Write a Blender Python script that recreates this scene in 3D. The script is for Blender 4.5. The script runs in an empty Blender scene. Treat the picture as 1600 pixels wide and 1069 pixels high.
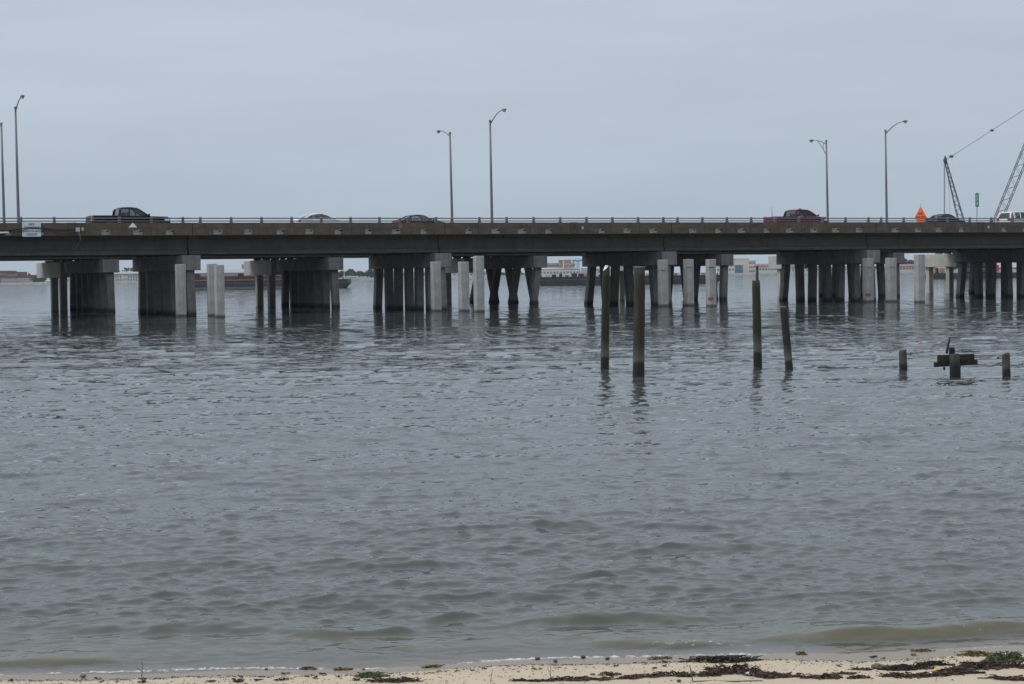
import bpy, bmesh, math, random
import numpy as np
from mathutils import Vector, Matrix

random.seed(7)
S = bpy.context.scene
COL = S.collection
R = math.radians
PI = math.pi

# ------------------------------------------------------------------ camera
F = 3170.0                       # focal length in pixels of a 1600 px wide picture
CAMZ = 2.42                      # eye height above the water
PITCH = math.atan(104.0 / F)
ROLL = -R(0.745)
cam = bpy.data.cameras.new("camera")
camo = bpy.data.objects.new("camera", cam)
COL.objects.link(camo)
cam.sensor_width = 36.0
cam.lens = 36.0 * F / 1600.0
cam.clip_start = 0.1
cam.clip_end = 20000.0
CM = Matrix.Rotation(PI / 2 - PITCH, 3, 'X') @ Matrix.Rotation(ROLL, 3, 'Z')
camo.location = (0, 0, CAMZ)
camo.rotation_euler = CM.to_euler()
S.camera = camo

# ------------------------------------------------------------------ sky, sun, exposure
SUN_EL, SUN_AZ = 42.0, 260.0     # soft sun behind the cloud, off to the left
W = bpy.data.worlds.new("World")
S.world = W
W.use_nodes = True
wn, wl = W.node_tree.nodes, W.node_tree.links
wn.clear()
w_out = wn.new('ShaderNodeOutputWorld')
w_bg = wn.new('ShaderNodeBackground')
w_sky = wn.new('ShaderNodeTexSky')
w_sky.sky_type = 'NISHITA'
w_sky.sun_disc = False
w_sky.sun_elevation = R(SUN_EL)
w_sky.sun_rotation = R(SUN_AZ)
w_sky.air_density = 1.5
w_sky.dust_density = 4.0
w_tc = wn.new('ShaderNodeTexCoord')
w_sep = wn.new('ShaderNodeSeparateXYZ')
wl.new(w_tc.outputs['Generated'], w_sep.inputs[0])
w_mr = wn.new('ShaderNodeMapRange')
w_mr.inputs['From Min'].default_value = 0.0
w_mr.inputs['From Max'].default_value = 1.0
w_mr.inputs['To Min'].default_value = 0.0
w_mr.inputs['To Max'].default_value = 1.0
wl.new(w_sep.outputs['Z'], w_mr.inputs['Value'])
w_ramp = wn.new('ShaderNodeValToRGB')            # overcast dome: zenith about three times the horizon
er = w_ramp.color_ramp.elements
K = 0.1
er[0].position = 0.0
er[0].color = (4.5 * K, 5.4 * K, 6.35 * K, 1)
er[1].position = 1.0
er[1].color = (13.0 * K, 14.0 * K, 15.2 * K, 1)
e = er.new(0.135)
e.color = (5.6 * K, 6.4 * K, 7.55 * K, 1)
wl.new(w_mr.outputs[0], w_ramp.inputs[0])
w_map = wn.new('ShaderNodeMapping')
w_map.inputs['Scale'].default_value = (2.2, 2.2, 16.0)
wl.new(w_tc.outputs['Generated'], w_map.inputs[0])
w_noi = wn.new('ShaderNodeTexNoise')
w_noi.inputs['Scale'].default_value = 1.6
w_noi.inputs['Detail'].default_value = 5.0
w_noi.inputs['Roughness'].default_value = 0.55
wl.new(w_map.outputs[0], w_noi.inputs['Vector'])
w_nr = wn.new('ShaderNodeMapRange')
w_nr.inputs['From Min'].default_value = 0.25
w_nr.inputs['From Max'].default_value = 0.75
w_nr.inputs['To Min'].default_value = 0.915
w_nr.inputs['To Max'].default_value = 1.085
wl.new(w_noi.outputs['Fac'], w_nr.inputs['Value'])
w_mul = wn.new('ShaderNodeVectorMath')
w_mul.operation = 'SCALE'
wl.new(w_ramp.outputs['Color'], w_mul.inputs[0])
wl.new(w_nr.outputs[0], w_mul.inputs['Scale'])
w_s2 = wn.new('ShaderNodeVectorMath')            # the clear sky above, at daylight strength, thinly through the cloud
w_s2.operation = 'SCALE'
w_s2.inputs['Scale'].default_value = 0.06
wl.new(w_sky.outputs['Color'], w_s2.inputs[0])
w_mix = wn.new('ShaderNodeMix')
w_mix.data_type = 'RGBA'
w_mix.inputs['Factor'].default_value = 0.12
wl.new(w_mul.outputs[0], w_mix.inputs['A'])
wl.new(w_s2.outputs[0], w_mix.inputs['B'])
wl.new(w_mix.outputs['Result'], w_bg.inputs['Color'])
w_bg.inputs['Strength'].default_value = 1.0
wl.new(w_bg.outputs[0], w_out.inputs['Surface'])

sun = bpy.data.lights.new("sun", 'SUN')
sun.energy = 1.1
sun.angle = R(30)
sun.color = (1.0, 0.96, 0.9)
suno = bpy.data.objects.new("sun", sun)
COL.objects.link(suno)
az = R(SUN_AZ)
sdir = Vector((math.sin(az) * math.cos(R(SUN_EL)), math.cos(az) * math.cos(R(SUN_EL)), math.sin(R(SUN_EL))))
suno.rotation_euler = sdir.to_track_quat('Z', 'Y').to_euler()
suno.location = (0, 0, 80)

S.view_settings.view_transform = 'Standard'
S.view_settings.look = 'None'
S.view_settings.exposure = 0.0
S.view_settings.gamma = 1.0
S.view_settings.use_curve_mapping = False
S.cycles.max_bounces = 8
S.cycles.transparent_max_bounces = 12
S.cycles.volume_bounces = 0
S.cycles.use_denoising = True

# ------------------------------------------------------------------ helpers
def ray(x, y):
    """direction in the world of a point of the 1600 x 1069 photograph"""
    d = CM @ Vector(((x - 800.0) / F, (534.5 - y) / F, -1.0))
    return d

def at(x, y, Y):
    """world point seen at (x, y) at the distance Y ahead of the camera"""
    d = ray(x, y)
    k = Y / d.y
    return Vector((d.x * k, Y, CAMZ + d.z * k))

def on_z(x, y, z=0.0):
    d = ray(x, y)
    k = (z - CAMZ) / d.z
    return Vector((d.x * k, d.y * k, z))

def hsh(ix, iy, seed):
    n = (ix.astype(np.int64) * 374761393 + iy.astype(np.int64) * 668265263 + seed * 1442695041) & 0x7fffffff
    n = ((n ^ (n >> 13)) * 1274126177) & 0x7fffffff
    n = n ^ (n >> 16)
    return (n & 0xffff).astype(np.float32) / 65535.0

def vnoise(x, y, seed=0):
    ix = np.floor(x); iy = np.floor(y)
    fx = x - ix; fy = y - iy
    fx = fx * fx * (3 - 2 * fx); fy = fy * fy * (3 - 2 * fy)
    a = hsh(ix, iy, seed); b = hsh(ix + 1, iy, seed); c = hsh(ix, iy + 1, seed); d = hsh(ix + 1, iy + 1, seed)
    return (a * (1 - fx) + b * fx) * (1 - fy) + (c * (1 - fx) + d * fx) * fy

def fbm(x, y, seed=0, o=4):
    r = 0; a = 0.5
    for k in range(o):
        r = r + a * vnoise(x * 2 ** k, y * 2 ** k, seed + k * 17)
        a *= 0.5
    return r

class MB:
    def __init__(self):
        self.v = []; self.f = []
    def add(self, vs, fs):
        o = len(self.v)
        self.v += [tuple(p) for p in vs]
        self.f += [tuple(i + o for i in q) for q in fs]
        return self
    def box(self, x0, x1, y0, y1, z0, z1):
        return self.add([(x0, y0, z0), (x1, y0, z0), (x1, y1, z0), (x0, y1, z0), (x0, y0, z1), (x1, y0, z1), (x1, y1, z1), (x0, y1, z1)],
                        [(0, 3, 2, 1), (4, 5, 6, 7), (0, 1, 5, 4), (1, 2, 6, 5), (2, 3, 7, 6), (3, 0, 4, 7)])
    def prism(self, prof, y0, y1, axis='y'):
        """profile in (x, z) run along y, or in (y, z) run along x"""
        n = len(prof)
        if axis == 'y':
            vs = [(p[0], y0, p[1]) for p in prof] + [(p[0], y1, p[1]) for p in prof]
        elif axis == 'x':
            vs = [(y0, p[0], p[1]) for p in prof] + [(y1, p[0], p[1]) for p in prof]
        else:
            vs = [(p[0], p[1], y0) for p in prof] + [(p[0], p[1], y1) for p in prof]
        fs = [tuple(range(n))[::-1], tuple(range(n, 2 * n))]
        fs += [(i, (i + 1) % n, n + (i + 1) % n, n + i) for i in range(n)]
        return self.add(vs, fs)
    def tube(self, pts, rad, n=8, cap=True):
        pts = [Vector(p) for p in pts]
        if not hasattr(rad, '__len__'): rad = [rad] * len(pts)
        vs = []
        for i, p in enumerate(pts):
            d = (pts[min(i + 1, len(pts) - 1)] - pts[max(i - 1, 0)]).normalized()
            u = d.cross(Vector((0.31, 0.17, 1.0)) if abs(d.z) < 0.95 else Vector((1, 0.1, 0))).normalized()
            w = d.cross(u)
            for k in range(n):
                a = 2 * PI * k / n
                vs.append(p + (u * math.cos(a) + w * math.sin(a)) * rad[i])
        fs = []
        for i in range(len(pts) - 1):
            for k in range(n):
                fs.append((i * n + k, i * n + (k + 1) % n, (i + 1) * n + (k + 1) % n, (i + 1) * n + k))
        if cap:
            fs.append(tuple(range(n))[::-1]); fs.append(tuple(range((len(pts) - 1) * n, len(pts) * n)))
        return self.add(vs, fs)
    def pile(self, c0, c1, z0, z1, a, steps=1):
        """square post from plan point c0 at z0 to c1 at z1"""
        h = a / 2; vs = []; fs = []
        for i in range(steps + 1):
            t = i / steps
            x = c0[0] + (c1[0] - c0[0]) * t; y = c0[1] + (c1[1] - c0[1]) * t; z = z0 + (z1 - z0) * t
            vs += [(x - h, y - h, z), (x + h, y - h, z), (x + h, y + h, z), (x - h, y + h, z)]
        for i in range(steps):
            o = 4 * i
            fs += [(o, o + 1, o + 5, o + 4), (o + 1, o + 2, o + 6, o + 5), (o + 2, o + 3, o + 7, o + 6), (o + 3, o, o + 4, o + 7)]
        o = 4 * steps
        fs += [(3, 2, 1, 0), (o, o + 1, o + 2, o + 3)]
        return self.add(vs, fs)
    def ball(self, c, r, nu=10, nv=6):
        if not hasattr(r, '__len__'): r = (r, r, r)
        vs = [(c[0], c[1], c[2] - r[2])]
        for j in range(1, nv):
            t = -PI / 2 + PI * j / nv
            for i in range(nu):
                a = 2 * PI * i / nu
                vs.append((c[0] + r[0] * math.cos(t) * math.cos(a), c[1] + r[1] * math.cos(t) * math.sin(a), c[2] + r[2] * math.sin(t)))
        vs.append((c[0], c[1], c[2] + r[2]))
        fs = [(0, 1 + (i + 1) % nu, 1 + i) for i in range(nu)]
        for j in range(nv - 2):
            for i in range(nu):
                a = 1 + j * nu + i; b = 1 + j * nu + (i + 1) % nu
                fs.append((a, b, b + nu, a + nu))
        o = 1 + (nv - 2) * nu; e = len(vs) - 1
        fs += [(o + i, o + (i + 1) % nu, e) for i in range(nu)]
        return self.add(vs, fs)
    def mesh(self, name):
        m = bpy.data.meshes.new(name)
        m.from_pydata(self.v, [], self.f)
        m.update()
        return m
    def build(self, name, mat, parent=None, smooth=False, bevel=0.0, loc=None):
        m = self.mesh(name)
        bm = bmesh.new(); bm.from_mesh(m)
        bmesh.ops.recalc_face_normals(bm, faces=bm.faces)
        if bevel:
            es = [e for e in bm.edges if len(e.link_faces) == 2 and e.calc_face_angle(0) > 0.5]
            bmesh.ops.bevel(bm, geom=es, offset=bevel, segments=1, affect='EDGES', profile=0.5)
        bm.to_mesh(m); bm.free()
        m.materials.append(mat)
        if smooth:
            m.polygons.foreach_set('use_smooth', [True] * len(m.polygons))
        return link(name, m, parent, loc)

def link(name, mesh, parent=None, loc=None):
    o = bpy.data.objects.new(name, mesh)
    COL.objects.link(o)
    if parent is not None: o.parent = parent
    if loc is not None: o.location = loc
    return o

def tag(o, label=None, cat=None, group=None, kind=None):
    if label: o['label'] = label
    if cat: o['category'] = cat
    if group: o['group'] = group
    if kind: o['kind'] = kind
    return o

def thing(name, label, cat, loc=(0, 0, 0), rz=0.0, group=None):
    o = bpy.data.objects.new(name, None)
    o.empty_display_size = 0.3
    COL.objects.link(o)
    o.location = loc
    o.rotation_euler = (0, 0, rz)
    return tag(o, label, cat, group)

# ------------------------------------------------------------------ materials
def mat(name, col, rough=0.8, vary=0.0, vscale=3.0, bump=0.0, bscale=20.0, streak=0.0, streak_col=(0.02, 0.018, 0.015),
        metal=0.0, tide=None, stretch=(1, 1, 1), col2=None, world=False, coat=0.0):
    m = bpy.data.materials.new(name)
    m.use_nodes = True
    n, l = m.node_tree.nodes, m.node_tree.links
    b = n['Principled BSDF']
    b.inputs['Base Color'].default_value = (*col, 1)
    b.inputs['Roughness'].default_value = rough
    b.inputs['Metallic'].default_value = metal
    if coat: b.inputs['Coat Weight'].default_value = coat
    if not (vary or bump or streak or tide): return m
    if world:
        g = n.new('ShaderNodeNewGeometry'); src = g.outputs['Position']
    else:
        g = n.new('ShaderNodeTexCoord'); src = g.outputs['Object']
    mp = n.new('ShaderNodeMapping'); mp.inputs['Scale'].default_value = stretch
    l.new(src, mp.inputs[0]); vec = mp.outputs[0]
    cur = None
    if vary:
        t = n.new('ShaderNodeTexNoise'); t.inputs['Scale'].default_value = vscale; t.inputs['Detail'].default_value = 6; t.inputs['Roughness'].default_value = 0.65
        l.new(vec, t.inputs['Vector'])
        mx = n.new('ShaderNodeMix'); mx.data_type = 'RGBA'
        c2 = col2 or tuple(min(1, c * (1 + vary)) for c in col)
        mx.inputs['A'].default_value = (*[c * (1 - vary) for c in col], 1)
        mx.inputs['B'].default_value = (*c2, 1)
        rp = n.new('ShaderNodeMapRange'); rp.inputs['From Min'].default_value = 0.3; rp.inputs['From Max'].default_value = 0.7
        l.new(t.outputs['Fac'], rp.inputs['Value']); l.new(rp.outputs[0], mx.inputs['Factor'])
        cur = mx.outputs['Result']
    if streak:
        mp2 = n.new('ShaderNodeMapping'); mp2.inputs['Scale'].default_value = (2.2, 2.2, 0.18)
        l.new(src, mp2.inputs[0])
        t = n.new('ShaderNodeTexNoise'); t.inputs['Scale'].default_value = 1.6; t.inputs['Detail'].default_value = 5
        l.new(mp2.outputs[0], t.inputs['Vector'])
        rp = n.new('ShaderNodeMapRange'); rp.inputs['From Min'].default_value = 0.48; rp.inputs['From Max'].default_value = 0.74
        rp.inputs['To Max'].default_value = streak
        l.new(t.outputs['Fac'], rp.inputs['Value'])
        mx = n.new('ShaderNodeMix'); mx.data_type = 'RGBA'
        l.new(rp.outputs[0], mx.inputs['Factor'])
        if cur: l.new(cur, mx.inputs['A'])
        else: mx.inputs['A'].default_value = (*col, 1)
        mx.inputs['B'].default_value = (*streak_col, 1)
        cur = mx.outputs['Result']
    if tide:
        for (z_a, z_b, c) in tide:          # growth band between the tide levels: full below z_a, gone above z_b
            g2 = n.new('ShaderNodeNewGeometry'); sp = n.new('ShaderNodeSeparateXYZ'); l.new(g2.outputs['Position'], sp.inputs[0])
            t = n.new('ShaderNodeTexNoise'); t.inputs['Scale'].default_value = 7.0; t.inputs['Detail'].default_value = 3
            l.new(g2.outputs['Position'], t.inputs['Vector'])
            ad = n.new('ShaderNodeMath'); ad.operation = 'MULTIPLY_ADD'; ad.inputs[1].default_value = 0.35 * (z_b - z_a + 0.2)
            l.new(t.outputs['Fac'], ad.inputs[0]); l.new(sp.outputs['Z'], ad.inputs[2])
            rp = n.new('ShaderNodeMapRange'); rp.inputs['From Min'].default_value = z_a + 0.1; rp.inputs['From Max'].default_value = z_b + 0.1
            rp.inputs['To Min'].default_value = 1.0; rp.inputs['To Max'].default_value = 0.0
            l.new(ad.outputs[0], rp.inputs['Value'])
            mx = n.new('ShaderNodeMix'); mx.data_type = 'RGBA'
            l.new(rp.outputs[0], mx.inputs['Factor'])
            if cur: l.new(cur, mx.inputs['A'])
            else: mx.inputs['A'].default_value = (*col, 1)
            mx.inputs['B'].default_value = (*c, 1)
            cur = mx.outputs['Result']
    if cur: l.new(cur, b.inputs['Base Color'])
    if bump:
        t = n.new('ShaderNodeTexNoise'); t.inputs['Scale'].default_value = bscale; t.inputs['Detail'].default_value = 5
        l.new(vec, t.inputs['Vector'])
        bp = n.new('ShaderNodeBump'); bp.inputs['Strength'].default_value = bump; bp.inputs['Distance'].default_value = 0.02
        l.new(t.outputs['Fac'], bp.inputs['Height']); l.new(bp.outputs[0], b.inputs['Normal'])
    return m

ALGAE = [(0.12, 0.42, (0.02, 0.022, 0.016))]
M = {
    'parapet': mat('stained_parapet_concrete', (0.092, 0.071, 0.05), 0.9, 0.4, 0.9, 0.35, 7, 0.7, (0.05, 0.042, 0.034), stretch=(1, 1, 2.2)),
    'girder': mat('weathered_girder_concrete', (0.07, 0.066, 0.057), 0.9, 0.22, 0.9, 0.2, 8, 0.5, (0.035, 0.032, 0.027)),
    'deck': mat('deck_concrete', (0.12, 0.115, 0.105), 0.9, 0.2, 0.7, 0.2, 10),
    'cap': mat('pier_cap_concrete', (0.165, 0.166, 0.164), 0.9, 0.22, 1.1, 0.25, 8, 0.55, (0.07, 0.067, 0.06)),
    'pile': mat('old_pile_concrete', (0.13, 0.131, 0.13), 0.9, 0.25, 1.3, 0.25, 8, 0.5, (0.055, 0.052, 0.047), tide=ALGAE),
    'new_pile': mat('new_pile_concrete', (0.31, 0.31, 0.3), 0.9, 0.22, 1.6, 0.25, 10, 0.5, (0.17, 0.16, 0.14), tide=[(0.04, 0.2, (0.07, 0.072, 0.055))]),
    'new_cap': mat('new_cap_concrete', (0.42, 0.41, 0.37), 0.9, 0.15, 1.5, 0.2, 8, 0.35, (0.16, 0.15, 0.13)),
    'patch': mat('repair_mortar', (0.225, 0.215, 0.19), 0.9, 0.55, 3.0, 0.4, 18, 0.6, (0.1, 0.08, 0.06)),
    'hole': mat('drain_hole_dark', (0.012, 0.012, 0.012), 0.9),
    'rail': mat('galvanised_rail', (0.13, 0.137, 0.15), 0.5, 0.15, 3.0, metal=0.4),
    'post': mat('galvanised_post', (0.17, 0.175, 0.185), 0.55, 0.15, 4.0, metal=0.3),
    'lamp': mat('lamp_pole_aluminium', (0.15, 0.15, 0.155), 0.5, 0.15, 1.5, metal=0.4),
    'lamp_head': mat('lamp_head_paint', (0.12, 0.14, 0.14), 0.5),
    'lens': mat('lamp_lens', (0.35, 0.37, 0.36), 0.2),
    'steel': mat('crane_steel', (0.03, 0.05, 0.06), 0.5),
    'cable': mat('steel_cable', (0.06, 0.07, 0.08), 0.5),
    'sign_white': mat('sign_white_sheet', (0.52, 0.58, 0.63), 0.5, 0.1, 4.0),
    'sign_text': mat('sign_black_print', (0.02, 0.03, 0.035), 0.6),
    'orange': mat('orange_sign_fabric', (1.0, 0.15, 0.03), 0.5),
    'green': mat('green_sign_sheet', (0.01, 0.16, 0.12), 0.5),
    'white': mat('white_paint', (0.74, 0.74, 0.7), 0.6, 0.1, 5),
    'redpaint': mat('red_paint', (0.2, 0.085, 0.085), 0.8, 0.35, 8),
    'tyre': mat('tyre_rubber', (0.015, 0.015, 0.015), 0.8),
    'rim': mat('wheel_alloy', (0.35, 0.35, 0.36), 0.35, metal=0.8),
    'trim': mat('black_trim', (0.015, 0.016, 0.018), 0.4),
    'chrome': mat('chrome_strip', (0.6, 0.6, 0.6), 0.2, metal=1.0),
    'tail': mat('tail_lamp_red', (0.35, 0.01, 0.015), 0.2, coat=0.5),
    'head': mat('head_lamp_clear', (0.6, 0.62, 0.65), 0.15, coat=0.5),
    'barge': mat('barge_hull_paint', (0.02, 0.022, 0.03), 0.6, 0.5, 0.25, 0.2, 2, 0.6, (0.06, 0.04, 0.03)),
    'rust': mat('rusty_coaming', (0.1, 0.033, 0.03), 0.8, 0.4, 0.6),
    'waterband': mat('barge_waterline_paint', (0.1, 0.105, 0.11), 0.7, 0.3, 0.8),
    'brick': mat('far_brick', (0.17, 0.08, 0.068), 0.9, 0.15, 0.1),
    'darkroof': mat('far_dark_roof', (0.13, 0.07, 0.065), 0.8, 0.15, 0.08),
    'greyroof': mat('far_grey_roof', (0.3, 0.3, 0.32), 0.7, 0.1, 0.08),
    'redroof': mat('far_red_roof', (0.26, 0.09, 0.1), 0.7, 0.1, 0.08),
    'cream': mat('far_cream_wall', (0.6, 0.55, 0.44), 0.9, 0.08, 0.08),
    'offwhite': mat('far_white_wall', (0.62, 0.61, 0.58), 0.9, 0.08, 0.08),
    'pink': mat('far_pink_wall', (0.5, 0.36, 0.3), 0.9, 0.1, 0.1),
    'brown': mat('far_brown_wall', (0.36, 0.24, 0.19), 0.9, 0.1, 0.1),
    'bluedoor': mat('far_blue_door', (0.07, 0.15, 0.26), 0.6, 0.15, 0.2),
    'bluesteel': mat('far_blue_steel', (0.08, 0.24, 0.42), 0.5),
    'window': mat('far_window_glass', (0.17, 0.18, 0.19), 0.4),
    'rock': mat('shore_rock', (0.18, 0.18, 0.175), 0.95, 0.4, 0.3),
    'land': mat('shore_land', (0.16, 0.15, 0.11), 0.95, 0.3, 0.05),
    'leaf': mat('far_foliage', (0.035, 0.06, 0.025), 0.8, 0.45, 0.12, world=True),
    'bark': mat('bark', (0.08, 0.065, 0.05), 0.9),
    'seat': mat('car_seat', (0.02, 0.02, 0.022), 0.8),
    'box_grey': mat('junction_box_grey', (0.4, 0.4, 0.42), 0.6, 0.15, 6),
    'rope': mat('old_cable_sheath', (0.03, 0.026, 0.022), 0.8),
    'rope_pale': mat('pale_rope', (0.16, 0.15, 0.11), 0.9),
    'container': mat('white_container_paint', (0.6, 0.6, 0.6), 0.6, 0.1, 0.5),
    'navy': mat('navy_machine_paint', (0.02, 0.025, 0.05), 0.5),
    'orangered': mat('orange_red_paint', (0.6, 0.06, 0.03), 0.5, 0.2, 1.0),
    'tan_cargo': mat('tan_cargo', (0.35, 0.24, 0.15), 0.9, 0.3, 1.0),
}

def timber(name, base, green, tide):
    return mat(name, base, 0.9, 0.45, 2.2, 0.8, 9, 0.7, green, stretch=(5, 5, 0.6), tide=tide)

def glass_mat(name, tint):
    m = bpy.data.materials.new(name)
    m.use_nodes = True
    n, l = m.node_tree.nodes, m.node_tree.links
    n.clear()
    o = n.new('ShaderNodeOutputMaterial')
    tr = n.new('ShaderNodeBsdfTransparent'); tr.inputs[0].default_value = (*tint, 1)
    gl = n.new('ShaderNodeBsdfGlossy'); gl.inputs['Roughness'].default_value = 0.03
    fr = n.new('ShaderNodeFresnel'); fr.inputs['IOR'].default_value = 1.5
    mx = n.new('ShaderNodeMixShader')
    l.new(fr.outputs[0], mx.inputs[0]); l.new(tr.outputs[0], mx.inputs[1]); l.new(gl.outputs[0], mx.inputs[2])
    l.new(mx.outputs[0], o.inputs['Surface'])
    return m
M['glass'] = glass_mat('car_glass', (0.55, 0.6, 0.6))
M['dark_glass'] = glass_mat('tinted_car_glass', (0.4, 0.42, 0.44))

# ------------------------------------------------------------------ beach and water
def shore(X):
    return 12.62 + 0.085 * X + 0.05 * np.sin(X * 1.7 + 0.6) + 0.03 * np.sin(X * 4.1 + 2.0) + 0.0012 * 0

def sand_base(X, Y):
    d = shore(np.clip(X, -60, 60)) - Y
    return np.where(d > 0, 0.075 * d + 0.01 * np.clip(d, 0, 1.2), np.maximum(0.06 * d, -2.5))

def sand_z(X, Y):
    d = shore(np.clip(X, -60, 60)) - Y
    k = np.clip(d / 0.5, 0.05, 1)
    return sand_base(X, Y) + k * (0.035 * (fbm(X * 1.9, Y * 2.4, 5, 3) - 0.43) + 0.02 * (fbm(X * 8, Y * 10, 9, 3) - 0.43) + 0.004 * (vnoise(X * 45, Y * 45, 3) - 0.5))

def sz(x, y):
    return float(sand_z(np.array([x], dtype=np.float64), np.array([y], dtype=np.float64))[0])

def on_sand(x, y):
    z = 0.05
    for _ in range(6):
        p = on_z(x, y, z)
        z = sz(p.x, p.y)
    return Vector((p.x, p.y, z))

def grid_mesh(name, X, Y, Z, flip=False):
    r, c = X.shape
    m = bpy.data.meshes.new(name)
    co = np.empty((r * c, 3), dtype=np.float32)
    co[:, 0] = X.ravel(); co[:, 1] = Y.ravel(); co[:, 2] = Z.ravel()
    idx = np.arange(r * c, dtype=np.int32).reshape(r, c)
    q = np.stack([idx[:-1, :-1], idx[:-1, 1:], idx[1:, 1:], idx[1:, :-1]], axis=-1).reshape(-1, 4)
    nq = len(q)
    m.vertices.add(r * c); m.vertices.foreach_set('co', co.ravel())
    m.loops.add(nq * 4); m.loops.foreach_set('vertex_index', q.ravel())
    m.polygons.add(nq)
    m.polygons.foreach_set('loop_start', np.arange(0, nq * 4, 4, dtype=np.int32))
    m.polygons.foreach_set('use_smooth', np.ones(nq, dtype=bool))
    m.update(calc_edges=True)
    return m

def attr(m, name, a):
    at_ = m.attributes.new(name, 'FLOAT', 'POINT')
    at_.data.foreach_set('value', a.astype(np.float32).ravel())

def sand_material():
    m = mat('beach_sand', (0.5, 0.4, 0.275), 0.95)
    n, l = m.node_tree.nodes, m.node_tree.links
    b = n['Principled BSDF']
    g = n.new('ShaderNodeNewGeometry')
    t1 = n.new('ShaderNodeTexNoise'); t1.inputs['Scale'].default_value = 2.5; t1.inputs['Detail'].default_value = 5
    t2 = n.new('ShaderNodeTexNoise'); t2.inputs['Scale'].default_value = 260.0; t2.inputs['Detail'].default_value = 2
    for t in (t1, t2): l.new(g.outputs['Position'], t.inputs['Vector'])
    mx = n.new('ShaderNodeMix'); mx.data_type = 'RGBA'
    mx.inputs['A'].default_value = (0.39, 0.315, 0.225, 1); mx.inputs['B'].default_value = (0.56, 0.46, 0.33, 1)
    l.new(t1.outputs['Fac'], mx.inputs['Factor'])
    mg = n.new('ShaderNodeMix'); mg.data_type = 'RGBA'; mg.blend_type = 'MULTIPLY'
    rp = n.new('ShaderNodeMapRange'); rp.inputs['From Min'].default_value = 0.3; rp.inputs['From Max'].default_value = 0.7; rp.inputs['To Min'].default_value = 0.72; rp.inputs['To Max'].default_value = 1.18
    l.new(t2.outputs['Fac'], rp.inputs['Value'])
    cb = n.new('ShaderNodeCombineColor')
    for k in range(3): l.new(rp.outputs[0], cb.inputs[k])
    mg.inputs['Factor'].default_value = 1.0
    l.new(mx.outputs['Result'], mg.inputs['A']); l.new(cb.outputs[0], mg.inputs['B'])
    a = n.new('ShaderNodeAttribute'); a.attribute_name = 'wet'
    mw = n.new('ShaderNodeMix'); mw.data_type = 'RGBA'
    mw.inputs['B'].default_value = (0.215, 0.172, 0.125, 1)
    l.new(a.outputs['Fac'], mw.inputs['Factor']); l.new(mg.outputs['Result'], mw.inputs['A'])
    l.new(mw.outputs['Result'], b.inputs['Base Color'])
    rr = n.new('ShaderNodeMapRange'); rr.inputs['To Min'].default_value = 0.95; rr.inputs['To Max'].default_value = 0.42
    l.new(a.outputs['Fac'], rr.inputs['Value']); l.new(rr.outputs[0], b.inputs['Roughness'])
    bp = n.new('ShaderNodeBump'); bp.inputs['Strength'].default_value = 0.35; bp.inputs['Distance'].default_value = 0.004
    l.new(t2.outputs['Fac'], bp.inputs['Height']); l.new(bp.outputs[0], b.inputs['Normal'])
    return m

def make_sand():
    xs = np.concatenate([[-2500, -600, -200, -60, -25, -12, -8], np.linspace(-5.5, 5.5, 560), [8, 12, 25, 60, 200, 600, 2500]])
    ys = np.concatenate([[-300, -80, -30, -12, -3, 3, 7, 9], np.linspace(10.4, 14.2, 210), [15, 18, 25, 40, 60]])
    X, Y = np.meshgrid(xs, ys)
    Z = sand_z(X, Y)
    Z = np.where(Y < 3, np.minimum(Z, 1.1), Z)
    m = grid_mesh('sand_beach', X, Y, Z)
    d = shore(np.clip(X, -60, 60)) - Y
    edge = 0.36 + 0.10 * (fbm(X * 1.3, Y * 0 + 2.0, 21, 3) - 0.45) * 2
    attr(m, 'wet', np.clip((edge - d) / 0.05, 0, 1))
    m.materials.append(sand_material())
    return tag(link('sand_beach', m), kind='structure')

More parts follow.
